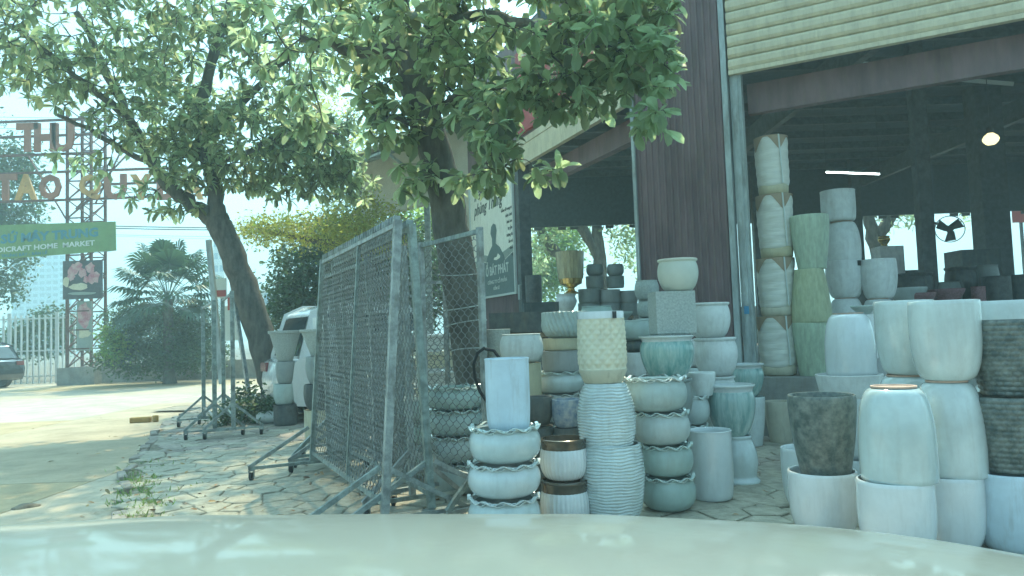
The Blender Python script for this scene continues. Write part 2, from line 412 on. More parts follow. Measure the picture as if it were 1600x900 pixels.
# litter, grass tufts, debris along the kerb
def kerb_pts(n, spread, t0=0, t1=1.0):
    out = []
    for _ in range(n):
        u = random.uniform(t0, t1) * (len(KERB) - 4); i = int(u); fr = u - i
        x = KERB[i][0] * (1 - fr) + KERB[i + 1][0] * fr; y = KERB[i][1] * (1 - fr) + KERB[i + 1][1] * fr
        out.append((x + random.gauss(.12, spread), y + random.gauss(0, spread)))
    return out
kp = kerb_pts(60, .11, .2, .55)
pos = np.array([(x + random.gauss(0, .05), y + random.gauss(0, .05), -.02) for x, y in kp for _ in range(14)])
d = rng.normal(0, 1, pos.shape); d[:, 2] = np.abs(d[:, 2]) + .5
tag(leaf_mesh('grass', leaf_tpl(.08, .2, .02, (0, .5, 1), (.6, 1, .1)), pos, d, rng.uniform(.03, .085, len(pos)), 'grass', None), 'green grass and weeds sprouting along the broken pavement edge', 'grass', kind='stuff')
pp = kerb_pts(170, .3) + [(random.uniform(-3.2, -.3), random.uniform(5.4, 9.5)) for _ in range(60)] + [(random.uniform(-.6, 3.6), random.uniform(4.6, 8.2)) for _ in range(70)] + [(random.uniform(-14, -4), random.uniform(7, 20)) for _ in range(50)]
pos = np.array([(x, y, .014 if in_poly(x, y, PAV) else ROADZ + .012) for x, y in pp]); d = rng.normal(0, 1, pos.shape); d[:, 2] *= .18
tag(leaf_mesh('leaf_litter', LEAF_MED, pos, d, rng.uniform(.035, .09, len(pos)), 'dead_leaf', None, .25), 'dry brown fallen leaves scattered over the road edge and paving', 'leaves', kind='stuff')
p = G(220, 660, ROADZ)
mb = MB(); mb.box((p.x, p.y, ROADZ + .05), (.36, .13, .1), .2); mb.box((p.x + .26, p.y + .03, ROADZ + .06), (.09, .11, .12), .7)
o = mb.build('broken_brick', 'brick_yellow'); tag(o, 'yellowish broken brick lying on the road beside the pavement edge', 'brick')
o.modifiers.new('b', 'BEVEL').width = .012
p = G(40, 792, ROADZ); mb = MB(); mb.lathe([(.02, .025), (.07, .022), (.10, .012), (.11, 0)][::-1], 14, lambda a, r, z: (r * (1 + .2 * sin(3 * a + 1)), z), (p.x, p.y, ROADZ))
tag(mb.build('stone', 'earth', None, True), 'dark flat stone lying on the road near the bottom left corner', 'stone')

# ------------------------------------------------------------------ pottery shed
C0 = Vector((1.73, 9.98, 0)); UA = Vector((.879, -.477, 0)); NA = Vector((-.477, -.879, 0)); UB = Vector((-.37, .929, 0)); NB = Vector((-.929, -.37, 0))
FA = frame(C0, UA, NA); FB = frame(C0, UB, NB); PLZ = .72
shed = thing('pottery_shed', (C0.x, C0.y, 0), 'large open pottery shed with maroon corrugated walls and cream roller shutters', 'building')
foot = [C0 + UA * 11, C0, C0 + UB * 7.1, Vector((.1, 26, 0)), Vector((26, 26, 0)), Vector((26, 6, 0))]
def prism(poly, z0, z1, grow=0):
    n = len(poly); b = MB(); b.add([(p.x, p.y, z0) for p in poly] + [(p.x, p.y, z1) for p in poly], [tuple(range(n)), tuple(range(2 * n - 1, n - 1, -1))] + [(i, n + i, n + (i + 1) % n, (i + 1) % n) for i in range(n)]); return b
prism(foot, -.1, PLZ).build('floor_plinth', 'plinth', shed)
prism(foot, 6.95, 7.05).build('roof_sheet', 'roof_metal', shed)
def corrugated(fr, a0, a1, b0, b1, pitch=.088, d=.022, c=0):
    v = []; n = int(round((a1 - a0) / pitch)); w_ = (a1 - a0) / n; xs = []
    for i in range(n):
        for q, h in ((0, 0), (.30, 0), (.42, 1), (.58, 1), (.70, 0)): xs.append((a0 + (i + q) * w_ + .15 * w_, h * d))
    xs = [(a0, 0)] + [x for x in xs if x[0] < a1] + [(a1, 0)]; m = len(xs)
    for b_ in (b0, b1):
        for (a, h) in xs: v.append(fr(a, c + h, b_))
    for b_ in (b0, b1):
        for (a, h) in xs: v.append(fr(a, c + h - .012, b_))
    f = [(i, i + 1, m + i + 1, m + i) for i in range(m - 1)] + [(2 * m + i, 3 * m + i, 3 * m + i + 1, 2 * m + i + 1) for i in range(m - 1)]
    return MB().add(v, f)
corrugated(FA, .03, 1.24, PLZ - .3, 7.0).build('corrugated_wall', 'maroon', shed)
MB().fbox(FA, -.01, .035, PLZ - .35, 7.0, -.03, .05).build('corner_trim', 'galvanised', shed)
MB().fbox(FA, 1.24, 1.31, 0, 7.0, -.10, .05).build('shutter_post', 'galvanised', shed)
rb = MB().fbox(FA, 1.33, 1.47, 0, 4.62, -.16, -.02).fbox(FA, 1.36, 1.43, 0, 4.6, -.02, .0).build('shutter_rail', 'galvanised', shed)
# roller shutter A: slats
for i in range(15):
    z0 = 4.66 + i * .155; b = MB(); pr = [(0, 0), (.03, .012), (.05, .045), (.05, .11), (.03, .143), (0, .152), (-.02, .152), (-.02, 0)]
    v = [FA(1.335, c, z0 + z) for c, z in pr] + [FA(11, c, z0 + z) for c, z in pr]; k = len(pr)
    b.add(v, [(j, (j + 1) % k, k + (j + 1) % k, k + j) for j in range(k)] + [tuple(range(k - 1, -1, -1)), tuple(range(k, 2 * k))]).build('shutter_slat', 'cream_slat', shed)
MB().fbox(FA, 1.335, 11, 4.60, 4.657, -.03, .055).build('shutter_bottom_bar', 'cream_slat', shed)
MB().fbox(FA, 1.47, 11, 4.18, 4.58, -.55, -.42).build('lintel_beam', 'maroon', shed)
MB().fbox(FA, 1.32, 11, 4.66, 7.0, -.12, -.08).build('upper_wall', 'maroon', shed)
# facade B
MB().fbox(FB, .02, 4.1, 4.48, 4.60, -.03, .06).build('shutter_bottom_bar', 'cream_slat', shed)
for i in range(3):
    z0 = 4.605 + i * .125
    MB().fbox(FB, .02, 4.1, z0, z0 + .119, -.02, .05 - (i % 2) * .012).build('shutter_slat', 'cream_slat', shed)
MB().fbox(FB, .04, 4.1, 4.13, 4.47, -.5, -.35).build('lintel_beam', 'maroon', shed)
MB().fbox(FB, .02, 7.1, 4.985, 7.0, -.08, .01).build('upper_wall', 'maroon', shed)
MB().fbox(FB, 4.1, 4.28, 0, 4.98, -.2, .03).build('shutter_post', 'dark_steel', shed)
corrugated(FB, 4.3, 7.1, 0, 4.98).build('corrugated_wall', 'maroon', shed)
MB().fbox(FB, 4.12, 4.2, 2.0, 2.28, .03, .07).build('switch_box', 'galvanised', shed)
# columns, beams, purlins, back wall
for (px, Y, wd, zt) in ((1454, 13.5, .25, 6.9), (1558, 17.5, .62, 6.9), (1347, 25, .3, 6.9), (1700, 25, .4, 6.9), (1190, 25, .3, 6.9), (1020, 25.5, .3, 6.9)):
    q = P(px, 480, Y); MB().box((q.x, q.y, (PLZ + zt) / 2), (wd, wd * .8, zt - PLZ)).build('column', 'dark_steel', shed)
hd = MB().box((13.5, 25.9, 6.0), (26, .12, 1.9)); hd.build('back_header', 'roof_metal', shed)
MB().box((14.3, 25.9, 1.35), (23, .2, 1.3)).build('back_parapet', 'plinth', shed)
for i in range(60):
    x = 1 + i * .42
    if i % 3 != 1: MB().box((x, 25.85, 4.98), (.28, .05, .1)).build('vent_slat', 'dark_steel', shed)
for i in range(13):
    y = 8 + i * 1.45; x0 = max(1.9, .1); 
    q0 = 2.3 if y < 12 else .6
    if y < 10: q0 = 3.6
    MB().box(((q0 + 25) / 2, y, 6.8), (25 - q0, .09, .2)).build('purlin', 'dark_steel', shed)
for x in (6.5, 12.5, 18.5):
    MB().box((x, 17, 6.35), (.16, 17.6, .5)).build('rafter', 'dark_steel', shed)
MB().fbox(FB, 7.08, 7.12, 0, 6.95, -.3, -.02).build('end_wall_trim', 'dark_steel', shed)
# notice sticker on the rail
MB().fbox(FA, 1.365, 1.425, 1.52, 1.62, .001, .006).build('notice', 'label_blue', shed)
# shop sign above opening B
sg = thing('shop_sign', FB(2.0, .1, 5.1), 'red shop sign with round red discs half hidden by leaves above the second shutter', 'sign')
MB().fbox(FB, .25, 3.9, 5.05, 6.6, .02, .09).build('sign_board', 'red_sign', sg)
for i, a in enumerate((.9, 1.6, 2.3, 3.0)):
    b = MB(); n = 24; v = [FB(a + .27 * cos(2 * pi * k / n), .094 + e, 5.6 + .27 * sin(2 * pi * k / n)) for e in (0, .03) for k in range(n)]
    b.add(v, [tuple(range(n)), tuple(range(2 * n - 1, n - 1, -1))] + [(k, (k + 1) % n, n + (k + 1) % n, n + k) for k in range(n)]).build('disc', 'red_paint', sg)
# poster
po = thing('wall_poster', FB(5.4, .04, 2.15), 'tall pale poster of a seated figure with handwriting style lettering, on the shed wall', 'poster')
A0, A1, B0, B1 = 4.36, 6.9, 2.16, 4.72
MB().fbox(FB, A0, A1, B0, B1, .03, .05).build('board', 'poster', po)
for s in (MB().fbox(FB, A0 - .04, A0, B0 - .04, B1, .03, .075), MB().fbox(FB, A1, A1 + .04, B0 - .04, B1, .03, .075), MB().fbox(FB, A0, A1, B0 - .04, B0, .03, .075)): s.build('frame', 'sign_white', po)
def fpoly(fr, pts, c):
    n = len(pts); v = [fr(a, c, b_) for a, b_ in pts] + [fr(a, c + .003, b_) for a, b_ in pts]
    return MB().add(v, [tuple(range(n)), tuple(range(2 * n - 1, n - 1, -1))] + [(i, (i + 1) % n, n + (i + 1) % n, n + i) for i in range(n)])
AM = lambda t: A1 + (A0 - A1) * t
def pp_(pts): return [(AM(x), B0 + (B1 - B0) * y) for x, y in pts]
fpoly(FB, pp_([(0, 0), (1, 0), (1, .31), (.8, .26), (.55, .24), (.3, .29), (0, .24)]), .051).build('lower_panel', 'poster_low', po)
fpoly(FB, pp_([(0, .245), (.3, .295), (.55, .245), (.8, .265), (1, .315), (1, .36), (.6, .30), (.3, .35), (0, .29)]), .051).build('mist_band', 'poster_mid', po)
fpoly(FB, pp_([(.36, .22), (.40, .31), (.46, .36), (.53, .40), (.53, .46), (.50, .50), (.52, .555), (.57, .575), (.62, .56), (.64, .51), (.62, .46), (.61, .41), (.70, .37), (.78, .30), (.82, .22)]), .056).build('figure_print', 'poster_low', po)
fpoly(FB, pp_([(.56, .285), (.62, .275), (.70, .285), (.71, .30), (.66, .325), (.63, .30), (.58, .30)]), .061).build('hands_print', 'poster', po)
tx = MB(); put_text(tx, 'Đất ngàn hạnh', FB, AM(.50), B0 + 2.12, .056, .36, .002, .003, .35, .9, flip=-1); put_text(tx, 'phùng Thắng', FB, AM(.44), B0 + 1.80, .056, .36, .002, .003, .35, .9, flip=-1)
tx.build('lettering', 'ink', po)
tx = MB(); put_text(tx, 'Ố BÁT PHÁT', FB, AM(.62), B0 + .42, .062, .26, .002, .006, 0, .9, flip=-1)
tx.build('lettering', 'sign_white', po); tx = MB(); put_text(tx, 'CÔNG TY CỔ PHẦN', FB, AM(.62), B0 + .24, .062, .1, .002, .002, 0, 1.2, flip=-1); tx.build('lettering', 'sign_white', po); tx = MB(); put_text(tx, 'GỐM SỨ', FB, AM(.6), B0 + .11, .062, .08, .002, .002, 0, 1.2, flip=-1)
tx.build('lettering', 'sign_white', po)
tx = MB()
for i, s in enumerate(('Gốm sứ trang trí', 'chậu cảnh', 'bình hoa', 'lọ gốm', 'tượng đá', 'ấm trà', 'chum', 'vại')): put_text(tx, s, FB, AM(.985), B0 + 1.62 - i * .13, .056, .085, .002, .001, 0, 1, 'RIGHT', flip=-1)
tag(tx.build('small_print', 'ink', po), kind='stuff')

# lamps, plus an added reflection glow
def tube_light(px0, py0, px1, py1, Y, m, label):
    a = P(px0, py0, Y); c = P(px1, py1, Y)
    t = thing('tube_light', (a + c) / 2, label, 'lamp', 'ceiling tube lights')
    MB().beam(a + Vector((0, 0, .035)), c + Vector((0, 0, .035)), .06, .04).build('fitting', 'tube_off', t)
    MB().tube([a, c], .019, 8).build('tube', m, t)
    for q in (a, c): MB().tube([q + Vector((0, 0, .05)), (q.x, q.y, 6.75)], .006, 4).build('hanger', 'dark_steel', t)
tube_light(1291, 269, 1374, 272, 18, 'tube_lit', 'lit white tube light hanging deep inside the shed')
tube_light(1305, 97, 1415, 107, 15, 'tube_off', 'unlit tube light nearest the lintel under the shed roof')
tube_light(1462, 123, 1583, 133, 14, 'tube_off', 'unlit tube light under the shed roof farther right')
q = P(1548, 217, 13); t = thing('reflection_glow', q, 'round yellowish windscreen reflection, added as a glowing ball at the right inside the dark shed', 'lamp')  # added glowing ball in place of a windscreen reflection, no real lamp
MB().lathe([(.0, -.11), (.07, -.10), (.12, -.05), (.135, 0), (.11, .05), (.05, .1)], 20, c=q).build('glow_ball', 'glow_ball_lit', t, True)
MB().lathe([(.06, .1), (.05, .2), (.02, .22)], 12, c=q).build('added_socket', 'dark_steel', t); MB().tube([q + Vector((0, 0, .22)), (q.x, q.y, 6.8)], .008, 5).build('added_cord', 'dark_steel', t)  # socket and cord added only to hang the glow
# wall fan
q = P(1484, 358, 13.2); t = thing('wall_fan', q, 'round fan on the shed column seen against the bright sky', 'fan')
ax = Vector((-.62, -.72, -.25)).normalized(); ux = ax.cross(Vector((0, 0, 1))).normalized(); uy = ux.cross(ax)
for r in (.24, .235): MB().tube([q + (ux * cos(2 * pi * k / 28) + uy * sin(2 * pi * k / 28)) * r for k in range(29)], .006, 5).build('guard_ring', 'dark_steel', t)
for k in range(3):
    a = k * 2.09 + .4; e = ux * cos(a) + uy * sin(a); g = ux * -sin(a) + uy * cos(a)
    MB().add([q + e * .03 + g * .04, q + e * .2 + g * .13 + ax * .03, q + e * .22 - g * .05 - ax * .02, q + e * .05 - g * .06], [(0, 1, 2, 3)]).build('blade', 'dark_steel', t)
MB().tube([q + ax * .04, q - ax * .14], .06, 12).build('motor', 'dark_steel', t)
MB().tube([q - ax * .14, q - ax * .14 + Vector((-.3, 0, .1))], .025, 8).build('bracket', 'dark_steel', t)

# awning of the annex left of the poster
AD = Vector((-.66, .75, 0)).normalized(); AN = Vector((-.75, -.66, 0)); AO = C0 + UB * 7.15
FC = frame(AO, AD, AN)
an = thing('annex_awning', AO, 'cream annex with sloping awning roof and struts behind the big tree trunk', 'building')
MB().fbox(FC, 0, 5.2, 4.6, 6.6, -.15, -.05).build('gable_wall', 'cream_wall', an)
MB().fbox(FC, 0, .9, 0, 4.6, -.15, -.05).build('wall', 'cream_wall', an)
b = MB(); b.add([FC(a, c, z) for (c, z) in ((-.1, 6.35), (1.5, 5.75), (1.5, 5.80), (-.1, 6.40)) for a in (-.3, 5.4)], [(0, 1, 3, 2), (4, 5, 7, 6), (2, 3, 5, 4), (0, 6, 7, 1), (0, 2, 4, 6), (1, 7, 5, 3)]); b.build('awning_roof', 'cream_wall', an)
for a in (0, 1.3, 2.6, 3.9, 5.2): MB().beam(FC(a, -.05, 6.26), FC(a, 1.48, 5.68), .07, .1).build('rafter', 'fence_steel', an)
for c, z in ((.5, 6.02), (1.0, 5.83), (1.45, 5.66)): MB().beam(FC(-.2, c, z - .06), FC(5.3, c, z - .06), .06, .06).build('batten', 'fence_steel', an)
for a in (1.3, 3.9): MB().beam(FC(a, -.03, 4.9), FC(a, 1.3, 5.6), .05, .05).build('strut', 'galvanised', an)
f = MB().fbox(FC, .15, .8, 2.6, 4.1, -.05, .02).build('window_frame', 'dark_steel', an); MB().fbox(FC, .22, .73, 2.67, 4.03, .022, .03).build('pane', 'glass', f)
for a in (1.8, 5.1): MB().box(FC(a, -.1, 2.3), (.14, .14, 4.6)).build('post', 'fence_steel', an)

# ------------------------------------------------------------------ pots
PR = {
 'tall': [(.60, 0), (.68, .015), (.79, .07), (.895, .2), (.965, .38), (.995, .58), (1, .8), (.985, 1)],
 'egg': [(.60, 0), (.70, .02), (.80, .10), (.92, .28), (.985, .5), (1, .68), (.985, .86), (.96, 1)],
 'bowl': [(.52, 0), (.60, .02), (.80, .10), (.95, .28), (1, .50), (.975, .72), (.90, .88), (.86, .94), (.90, .97)],
 'barrel': [(.66, 0), (.74, .03), (.87, .18), (.96, .38), (1, .60), (.975, .82), (.92, .96), (.90, 1)],
 'cyl': [(.82, 0), (.88, .012), (.93, .05), (.97, .14), (1, .4), (1, .8), (1.0, .96), (1.02, 1)],
 'drip': [(.56, 0), (.64, .03), (.80, .18), (.93, .38), (1, .60), (.99, .74), (.95, .82), (.92, .86)],
 'belly': [(.58, 0), (.68, .03), (.83, .16), (.95, .36), (1, .56), (.975, .76), (.92, .88), (.90, .92), (.97, .955), (.98, 1)],
 'cone': [(.42, 0), (.46, .02), (.60, .3), (.76, .62), (.91, .9), (1.0, .92), (1.02, 1)],
 'basin': [(.80, 0), (.84, .03), (.90, .3), (.96, .7), (1, 1)],
 'vase': [(.70, 0), (.72, .02), (.80, .2), (.90, .45), (.97, .72), (1, .9), (.99, 1)],
 'stool': [(1.06, 0), (1.06, .05), (.90, .12), (.93, .22), (1, .42), (.95, .65), (.80, .85), (.72, .92), (.76, .97), (.74, 1)],
 'dish': [(.45, 0), (.6, .3), (.95, .8), (1, 1)],
 'urn': [(.5, 0), (.55, .05), (.45, .2), (.8, .5), (.95, .72), (.8, .88), (.9, 1)],
 'goblet': [(.30, 0), (.32, .04), (.20, .10), (.45, .2), (.8, .27), (.86, .35), (.90, .5), (.96, .8), (1, 1)],
}
def interp(pr, n):
    zs = np.array([p[1] for p in pr]); rs = np.array([p[0] for p in pr]); q = np.linspace(0, 1, n) * zs.max(); return [(float(np.interp(x, zs, rs)), float(x)) for x in q]
_cache = {}
def smoothp(pr, k=3):
    # catmull-rom refinement
    out = []
    for i in range(len(pr) - 1):
        p0 = pr[max(i - 1, 0)]; p1 = pr[i]; p2 = pr[i + 1]; p3 = pr[min(i + 2, len(pr) - 1)]
        for j in range(k):
            t = j / k; out.append(tuple(.5 * (2 * p1[a] + (p2[a] - p0[a]) * t + (2 * p0[a] - 5 * p1[a] + 4 * p2[a] - p3[a]) * t * t + (3 * p1[a] - p0[a] - 3 * p2[a] + p3[a]) * t ** 3) for a in (0, 1)))
    out.append(pr[-1]); return out
def vessel(kind, prof, r, h, m, fn=None, seg=48, rings=None, inv=False, th=.018, smooth=True, zoff=0):
    pr = interp(prof, rings) if rings else (smoothp(prof) if kind not in ('cone',) else prof)
    pts = [(a * r, z * h) for a, z in pr]; (rt, zt) = pts[-1]
    outer = len(pts)
    pts += [(rt - th * .25, zt + th * .25), (rt - th * .75, zt + th * .2), (rt - th, zt - th * .3)]
    pts += [(max(.01, a * r - th), z * h) for a, z in reversed(prof[2:-1])] + [(.02, prof[1][1] * h + .03)]
    f2 = None
    if fn: f2 = lambda a, q, z: fn(a, q, z)
    mb = MB(); v = []; n = seg
    for i, (q, z) in enumerate(pts):
        for k in range(n):
            a = 2 * pi * k / n; qq, zz = (f2(a, q, z) if (f2 and i < outer) else (q, z))
            if inv: zz = h - zz
            v.append((qq * cos(a), qq * sin(a), zz + zoff))
    mcount = len(pts)
    ff = [(i * n + k, i * n + (k + 1) % n, (i + 1) * n + (k + 1) % n, (i + 1) * n + k) for i in range(mcount - 1) for k in range(n)]
    ff += [tuple(range(n - 1, -1, -1)), tuple((mcount - 1) * n + k for k in range(n))]
    if inv: ff = [tuple(reversed(q)) for q in ff]
    mb.add(v, ff); return mb
def frill(r, h, wave=.0135, n=11):
    """two waved lip rings on a frilled bowl"""
    mb = MB()
    for (rr, z, ph, hw) in ((.90, .955, 0, .05), (.955, .992, 1.6, .05)):
        pr = [(r * (rr - .04), -.006), (r * (rr + .045), -.003), (r * (rr + .05), .001), (r * (rr + .045), .004), (r * (rr - .05), .002)]
        mb.lathe(pr, 88, lambda a, q, zz, ph=ph, z=z: (q * (1 + .012 * sin(n * a + ph)), h * z + zz + wave * sin(n * a + ph)), capb=False, capt=False)
    return mb
def build_pot(kind, r, h):
    """returns list of (partname, mesh-builder, material, smooth). kind may carry ':inv' and '/material'"""
    k, _, mt = kind.partition('/'); inv = k.endswith(':inv'); k = k.replace(':inv', '')
    if k == 'frillbowl':
        return [('bowl', vessel('bowl', PR['bowl'], r, h, 0), mt or 'grey_green', 1), ('frilled_rim', frill(r, h), 'frill_glaze', 1)]
    if k == 'ribbed':
        fn = lambda a, q, z: (q * (1 + .03 * abs(sin(17 * a)) - .015), z)
        bd = MB().lathe([(r * .86, h * .74), (r * .93, h * .75), (r * .95, h * .78), (r * .95, h * .90), (r * .99, h * .93), (r * .99, h * .985), (r * .96, h), (r * .88, h), (r * .85, h * .74)], 64, capb=False, capt=False)
        return [('body', vessel('egg', [(.58, 0), (.70, .02), (.82, .10), (.95, .30), (1, .55), (1, .72), (.96, .93), (.90, 1)], r, h * .765, 0, fn, 170), 'white_glaze', 1), ('bronze_band', bd, 'bronze', 1)]
    if k == 'striped':
        ng = max(12, int(h / .0215))
        def fn(a, q, z):
            zz = z / h; ph = 2 * pi * (zz * ng + .16 * sin(5 * a + 9 * zz) + .10 * sin(11 * a - 13 * zz)); return (q + .0045 * (abs(cos(ph / 2)) * 2 - 1.1), z)
        p = PR['barrel']; return [('body', vessel('barrel', p, r, h, 0, fn, 72, rings=ng * 7, inv=inv), mt or 'celadon_glaze', 1)]
    if k == 'facet':
        def fn(a, q, z):
            u = 15 * a / (2 * pi); s = z / .036; d1 = abs(((u + s * .5) % 1) - .5); d2 = abs(((u - s * .5) % 1) - .5); return (q - .010 * max(d1, d2) * (1 if .2 * h < z < .90 * h else 0) * 2 + .005, z)
        pr = [(.93, .18), (1, .30), (.985, .6), (.955, .90)]
        b1 = MB(); pts = interp([(a, (z - .18) / .72) for a, z in pr], 60); b1.lathe([(q * r, (.18 + z * .72) * h) for q, z in pts], 150, fn, capt=True)
        b2 = MB().lathe([(r * .76, 0), (r * .80, .01), (r * .995, .175 * h), (r * .98, .19 * h)], 56)
        b3 = vessel('x', [(.945, .895), (.95, .90), (.95, .985), (.945, .99)], r, h, 0, seg=56)
        b3.v = [(x, y, z) for x, y, z in b3.v]
        b3 = MB().lathe([(r * .93, .893 * h), (r * .955, .90 * h), (r * .955, .99 * h), (r * .945, h), (r * .88, h), (r * .87, .95 * h)], 56)
        lb = MB(); lb.box((.45 * r, -r * .875, .945 * h), (.028, .02, .05))
        return [('body', b1, 'cream', 1), ('foot', b2, 'beige', 1), ('rim', b3, 'white_glaze', 1), ('label', lb, 'label_black', 0)]
    if k == 'weave':
        nw = int(h / .030)
        def fn(a, q, z):
            u = 26 * a / (2 * pi); zz = z / h * nw; row = math.floor(zz); c_ = sin(pi * (zz - row)); s_ = abs(sin(pi * (u + .5 * (row % 2)))); return (q + .009 * (c_ * s_ ** .6) - .004, z)
        return [('body', vessel('vase', PR['vase'], r, h, 0, fn, 182, rings=nw * 5), mt or 'dark_mottle', 1)]
    if k == 'diag':
        fn = lambda a, q, z: (q + .010 * (abs(sin(15 * a + 22 * z)) * 2 - 1), z)
        return [('body', vessel('bowl', PR['bowl'][:-3] + [(.97, 1)], r, h, 0, fn, 160, rings=26), mt or 'grey_green', 1)]
    if k == 'drip':
        rim = MB().lathe([(r * .915, .855 * h), (r * .92, .89 * h), (r * .96, .94 * h), (r * 1.03, .965 * h), (r * 1.03, .99 * h), (r * .99, h), (r * .92, .99 * h), (r * .88, .9 * h), (r * .86, .8 * h)], 56, capb=False, capt=False)
        return [('body', vessel('drip', PR['drip'], r, h, 0), 'turquoise', 1), ('rim', rim, 'celadon_glaze', 1)]
    if k == 'square':
        b_ = MB(); t = .025; a = r * .96
        prof = [(a * .93, 0), (a, .04 * h), (a, h), (a - t, h), (a - t, .3 * h)]
        for i, (q, z) in enumerate(prof): pass
        v = [(sx * q, sy * q * .8, z) for q, z in prof for sx, sy in ((-1, -1), (1, -1), (1, 1), (-1, 1))]
        ff = [(i * 4 + j, i * 4 + (j + 1) % 4, (i + 1) * 4 + (j + 1) % 4, (i + 1) * 4 + j) for i in range(4) for j in range(4)] + [(3, 2, 1, 0), (16, 17, 18, 19)]
        return [('body', b_.add(v, ff), mt or 'speckle', 0)]
    if k == 'wrapped':
        fn = lambda a, q, z: (q * (1 + .015 * sin(38 * z / h + 2 * sin(2 * a)) + .018 * sin(3 * a + 11 * z)), z)
        body = MB().lathe([(r * .80, .14 * h), (r * .93, .17 * h), (r * .97, .3 * h), (r, .6 * h), (r, .9 * h), (r * .98, .98 * h), (r * .9, h)], 40, lambda a, q, z: fn(a, q, z))
        pts = smoothp([(.80, .13), (.93, .17), (.97, .3), (.99, .5), (1, .7), (1, .9), (.98, .98), (.9, 1)], 6)
        body = MB().lathe([(a * r, z * h) for a, z in pts], 44, fn)
        foot_ = MB().lathe([(r * .78, 0), (r * .92, .03 * h), (r * .96, .14 * h), (r * .85, .19 * h)], 20, lambda a, q, z: (q * (1 + .05 * sin(4 * a)), z))
        cap = MB(); n = 48; v = [(0, 0, 1.012 * h)]
        for i in range(n):
            a = 2 * pi * i / n; dr = (.5 + .5 * cos(4 * (a + .35 - pi / 2) )) ** 2
            v.append((r * 1.03 * cos(a), r * 1.03 * sin(a), 1.008 * h)); 
        for i in range(n):
            a = 2 * pi * i / n; u_ = ((a + pi / 2 - .12) / (pi / 2)) % 1; dr = 1 - 2.6 * min(u_, 1 - u_); dr = max(0, dr)
            v.append((r * 1.035 * cos(a), r * 1.035 * sin(a), h * (.985 - .24 * dr)))
        ff = [(0, 1 + i, 1 + (i + 1) % n) for i in range(n)] + [(1 + i, 1 + n + i, 1 + n + (i + 1) % n, 1 + (i + 1) % n) for i in range(n)]
        cap.add(v, ff)
        st = MB().tube([(.12 * r, -r * 1.05, 1.01 * h), (.16 * r, -r * 1.06, .7 * h), (.22 * r, -r * 1.04, .4 * h), (.24 * r, -r * 1.02, .18 * h)], .011, 5)
        return [('foam_wrap', body, 'foam_wrap', 1), ('pot_foot', foot_, 'beige', 1), ('cardboard_cap', cap, 'cardboard', 0), ('strap', st, 'sign_white', 0)]
    if k == 'goblet':
        fn = lambda a, q, z: (q * (1 + (.03 * abs(sin(14 * a)) if z > .34 * h else 0)), z)
        b1 = vessel('goblet', [(a, z) for a, z in PR['goblet'] if z >= .35] if False else [(.86, .36), (.88, .40), (.92, .6), (.97, .85), (1, 1)], r, h, 0, fn, 112)
        b2 = MB().lathe([(r * .5, 0), (r * .52, .03 * h), (r * .28, .08 * h), (r * .24, .14 * h), (r * .5, .2 * h), (r * .78, .24 * h), (r * .84, .36 * h)], 32)
        return [('cup', b1, 'gold_glass', 1), ('gold_stem', b2, 'gold', 1)]
    if k in ('tall', 'egg') and inv:
        ft = MB().lathe([(r * .595, h + .003), (r * .60, h + .013), (r * .53, h + .013), (r * .50, h + .005), (r * .12, h + .005), (r * .06, h + .0005)], 44)
        return [('body', vessel(k, PR[k], r, h, 0, inv=True), mt or 'celadon_glaze', 1), ('unglazed_foot', ft, 'terracotta', 1)]
    return [('body', vessel(k, PR[k], r, h, 0, inv=inv), mt or 'white_glaze', 1)]
NPOT = 0
def pot(kind, loc, r, h, label, cat='pot', group=None, rz=0, name=None):
    key = (kind, round(r, 2), round(h, 2))
    if key not in _cache:
        parts = build_pot(kind, r, h); ms = []
        for nm, mb, mt, sm in parts:
            o = mb.build(nm, mt, None, bool(sm)); ms.append((nm, o.data)); bpy.data.objects.remove(o)
        _cache[key] = ms
    ms = _cache[key]; nm = name or {'frillbowl': 'frilled_bowl', 'ribbed': 'ribbed_pot', 'striped': 'striped_pot', 'wrapped': 'wrapped_pot', 'goblet': 'gold_goblet', 'dish': 'dish', 'basin': 'basin', 'stool': 'ceramic_stool', 'urn': 'urn', 'square': 'square_planter', 'frill': 'bowl'}.get(kind.split('/')[0].split(':')[0], 'flower_pot')
    if len(ms) == 1:
        o = bpy.data.objects.new(nm, ms[0][1]); COL.objects.link(o); o.location = loc
    else:
        o = bpy.data.objects.new(nm, None); COL.objects.link(o); o.location = loc; o.empty_display_size = .05
        for pn, me in ms:
            c = bpy.data.objects.new(pn, me); COL.objects.link(c); c.parent = o
    o.rotation_euler[2] = rz
    return tag(o, label, cat, group)
def stack(Y, z0, items, group=None):
    z = z0
    for it in items:
        kind, cx, wpx, ytop, label = it[:5]
        q = P(cx, ytop, Y); h = q.z - z; r = wpx * Y / F / 2
        rz = 0 if kind.split('/')[0] in ('facet', 'wrapped', 'square') else random.uniform(0, 6.28)
        if len(it) > 5: rz = it[5]
        pot(kind, (q.x, Y, z), r, h, label, 'bowl' if 'bowl' in kind else 'pot', group or it[0].split('/')[0].split(':')[0] and ('pots like: ' + label.split(',')[0] if False else None), rz)
        z = q.z + (.0145 if kind.endswith(':inv') and kind.split(':')[0] in ('tall', 'egg') or ':inv/' in kind and kind.split(':')[0] in ('tall', 'egg') else .003)
GB = 'frilled celadon bowls stacked at the kerb'
ordn = ('lowest', 'second', 'third', 'fourth', 'topmost')
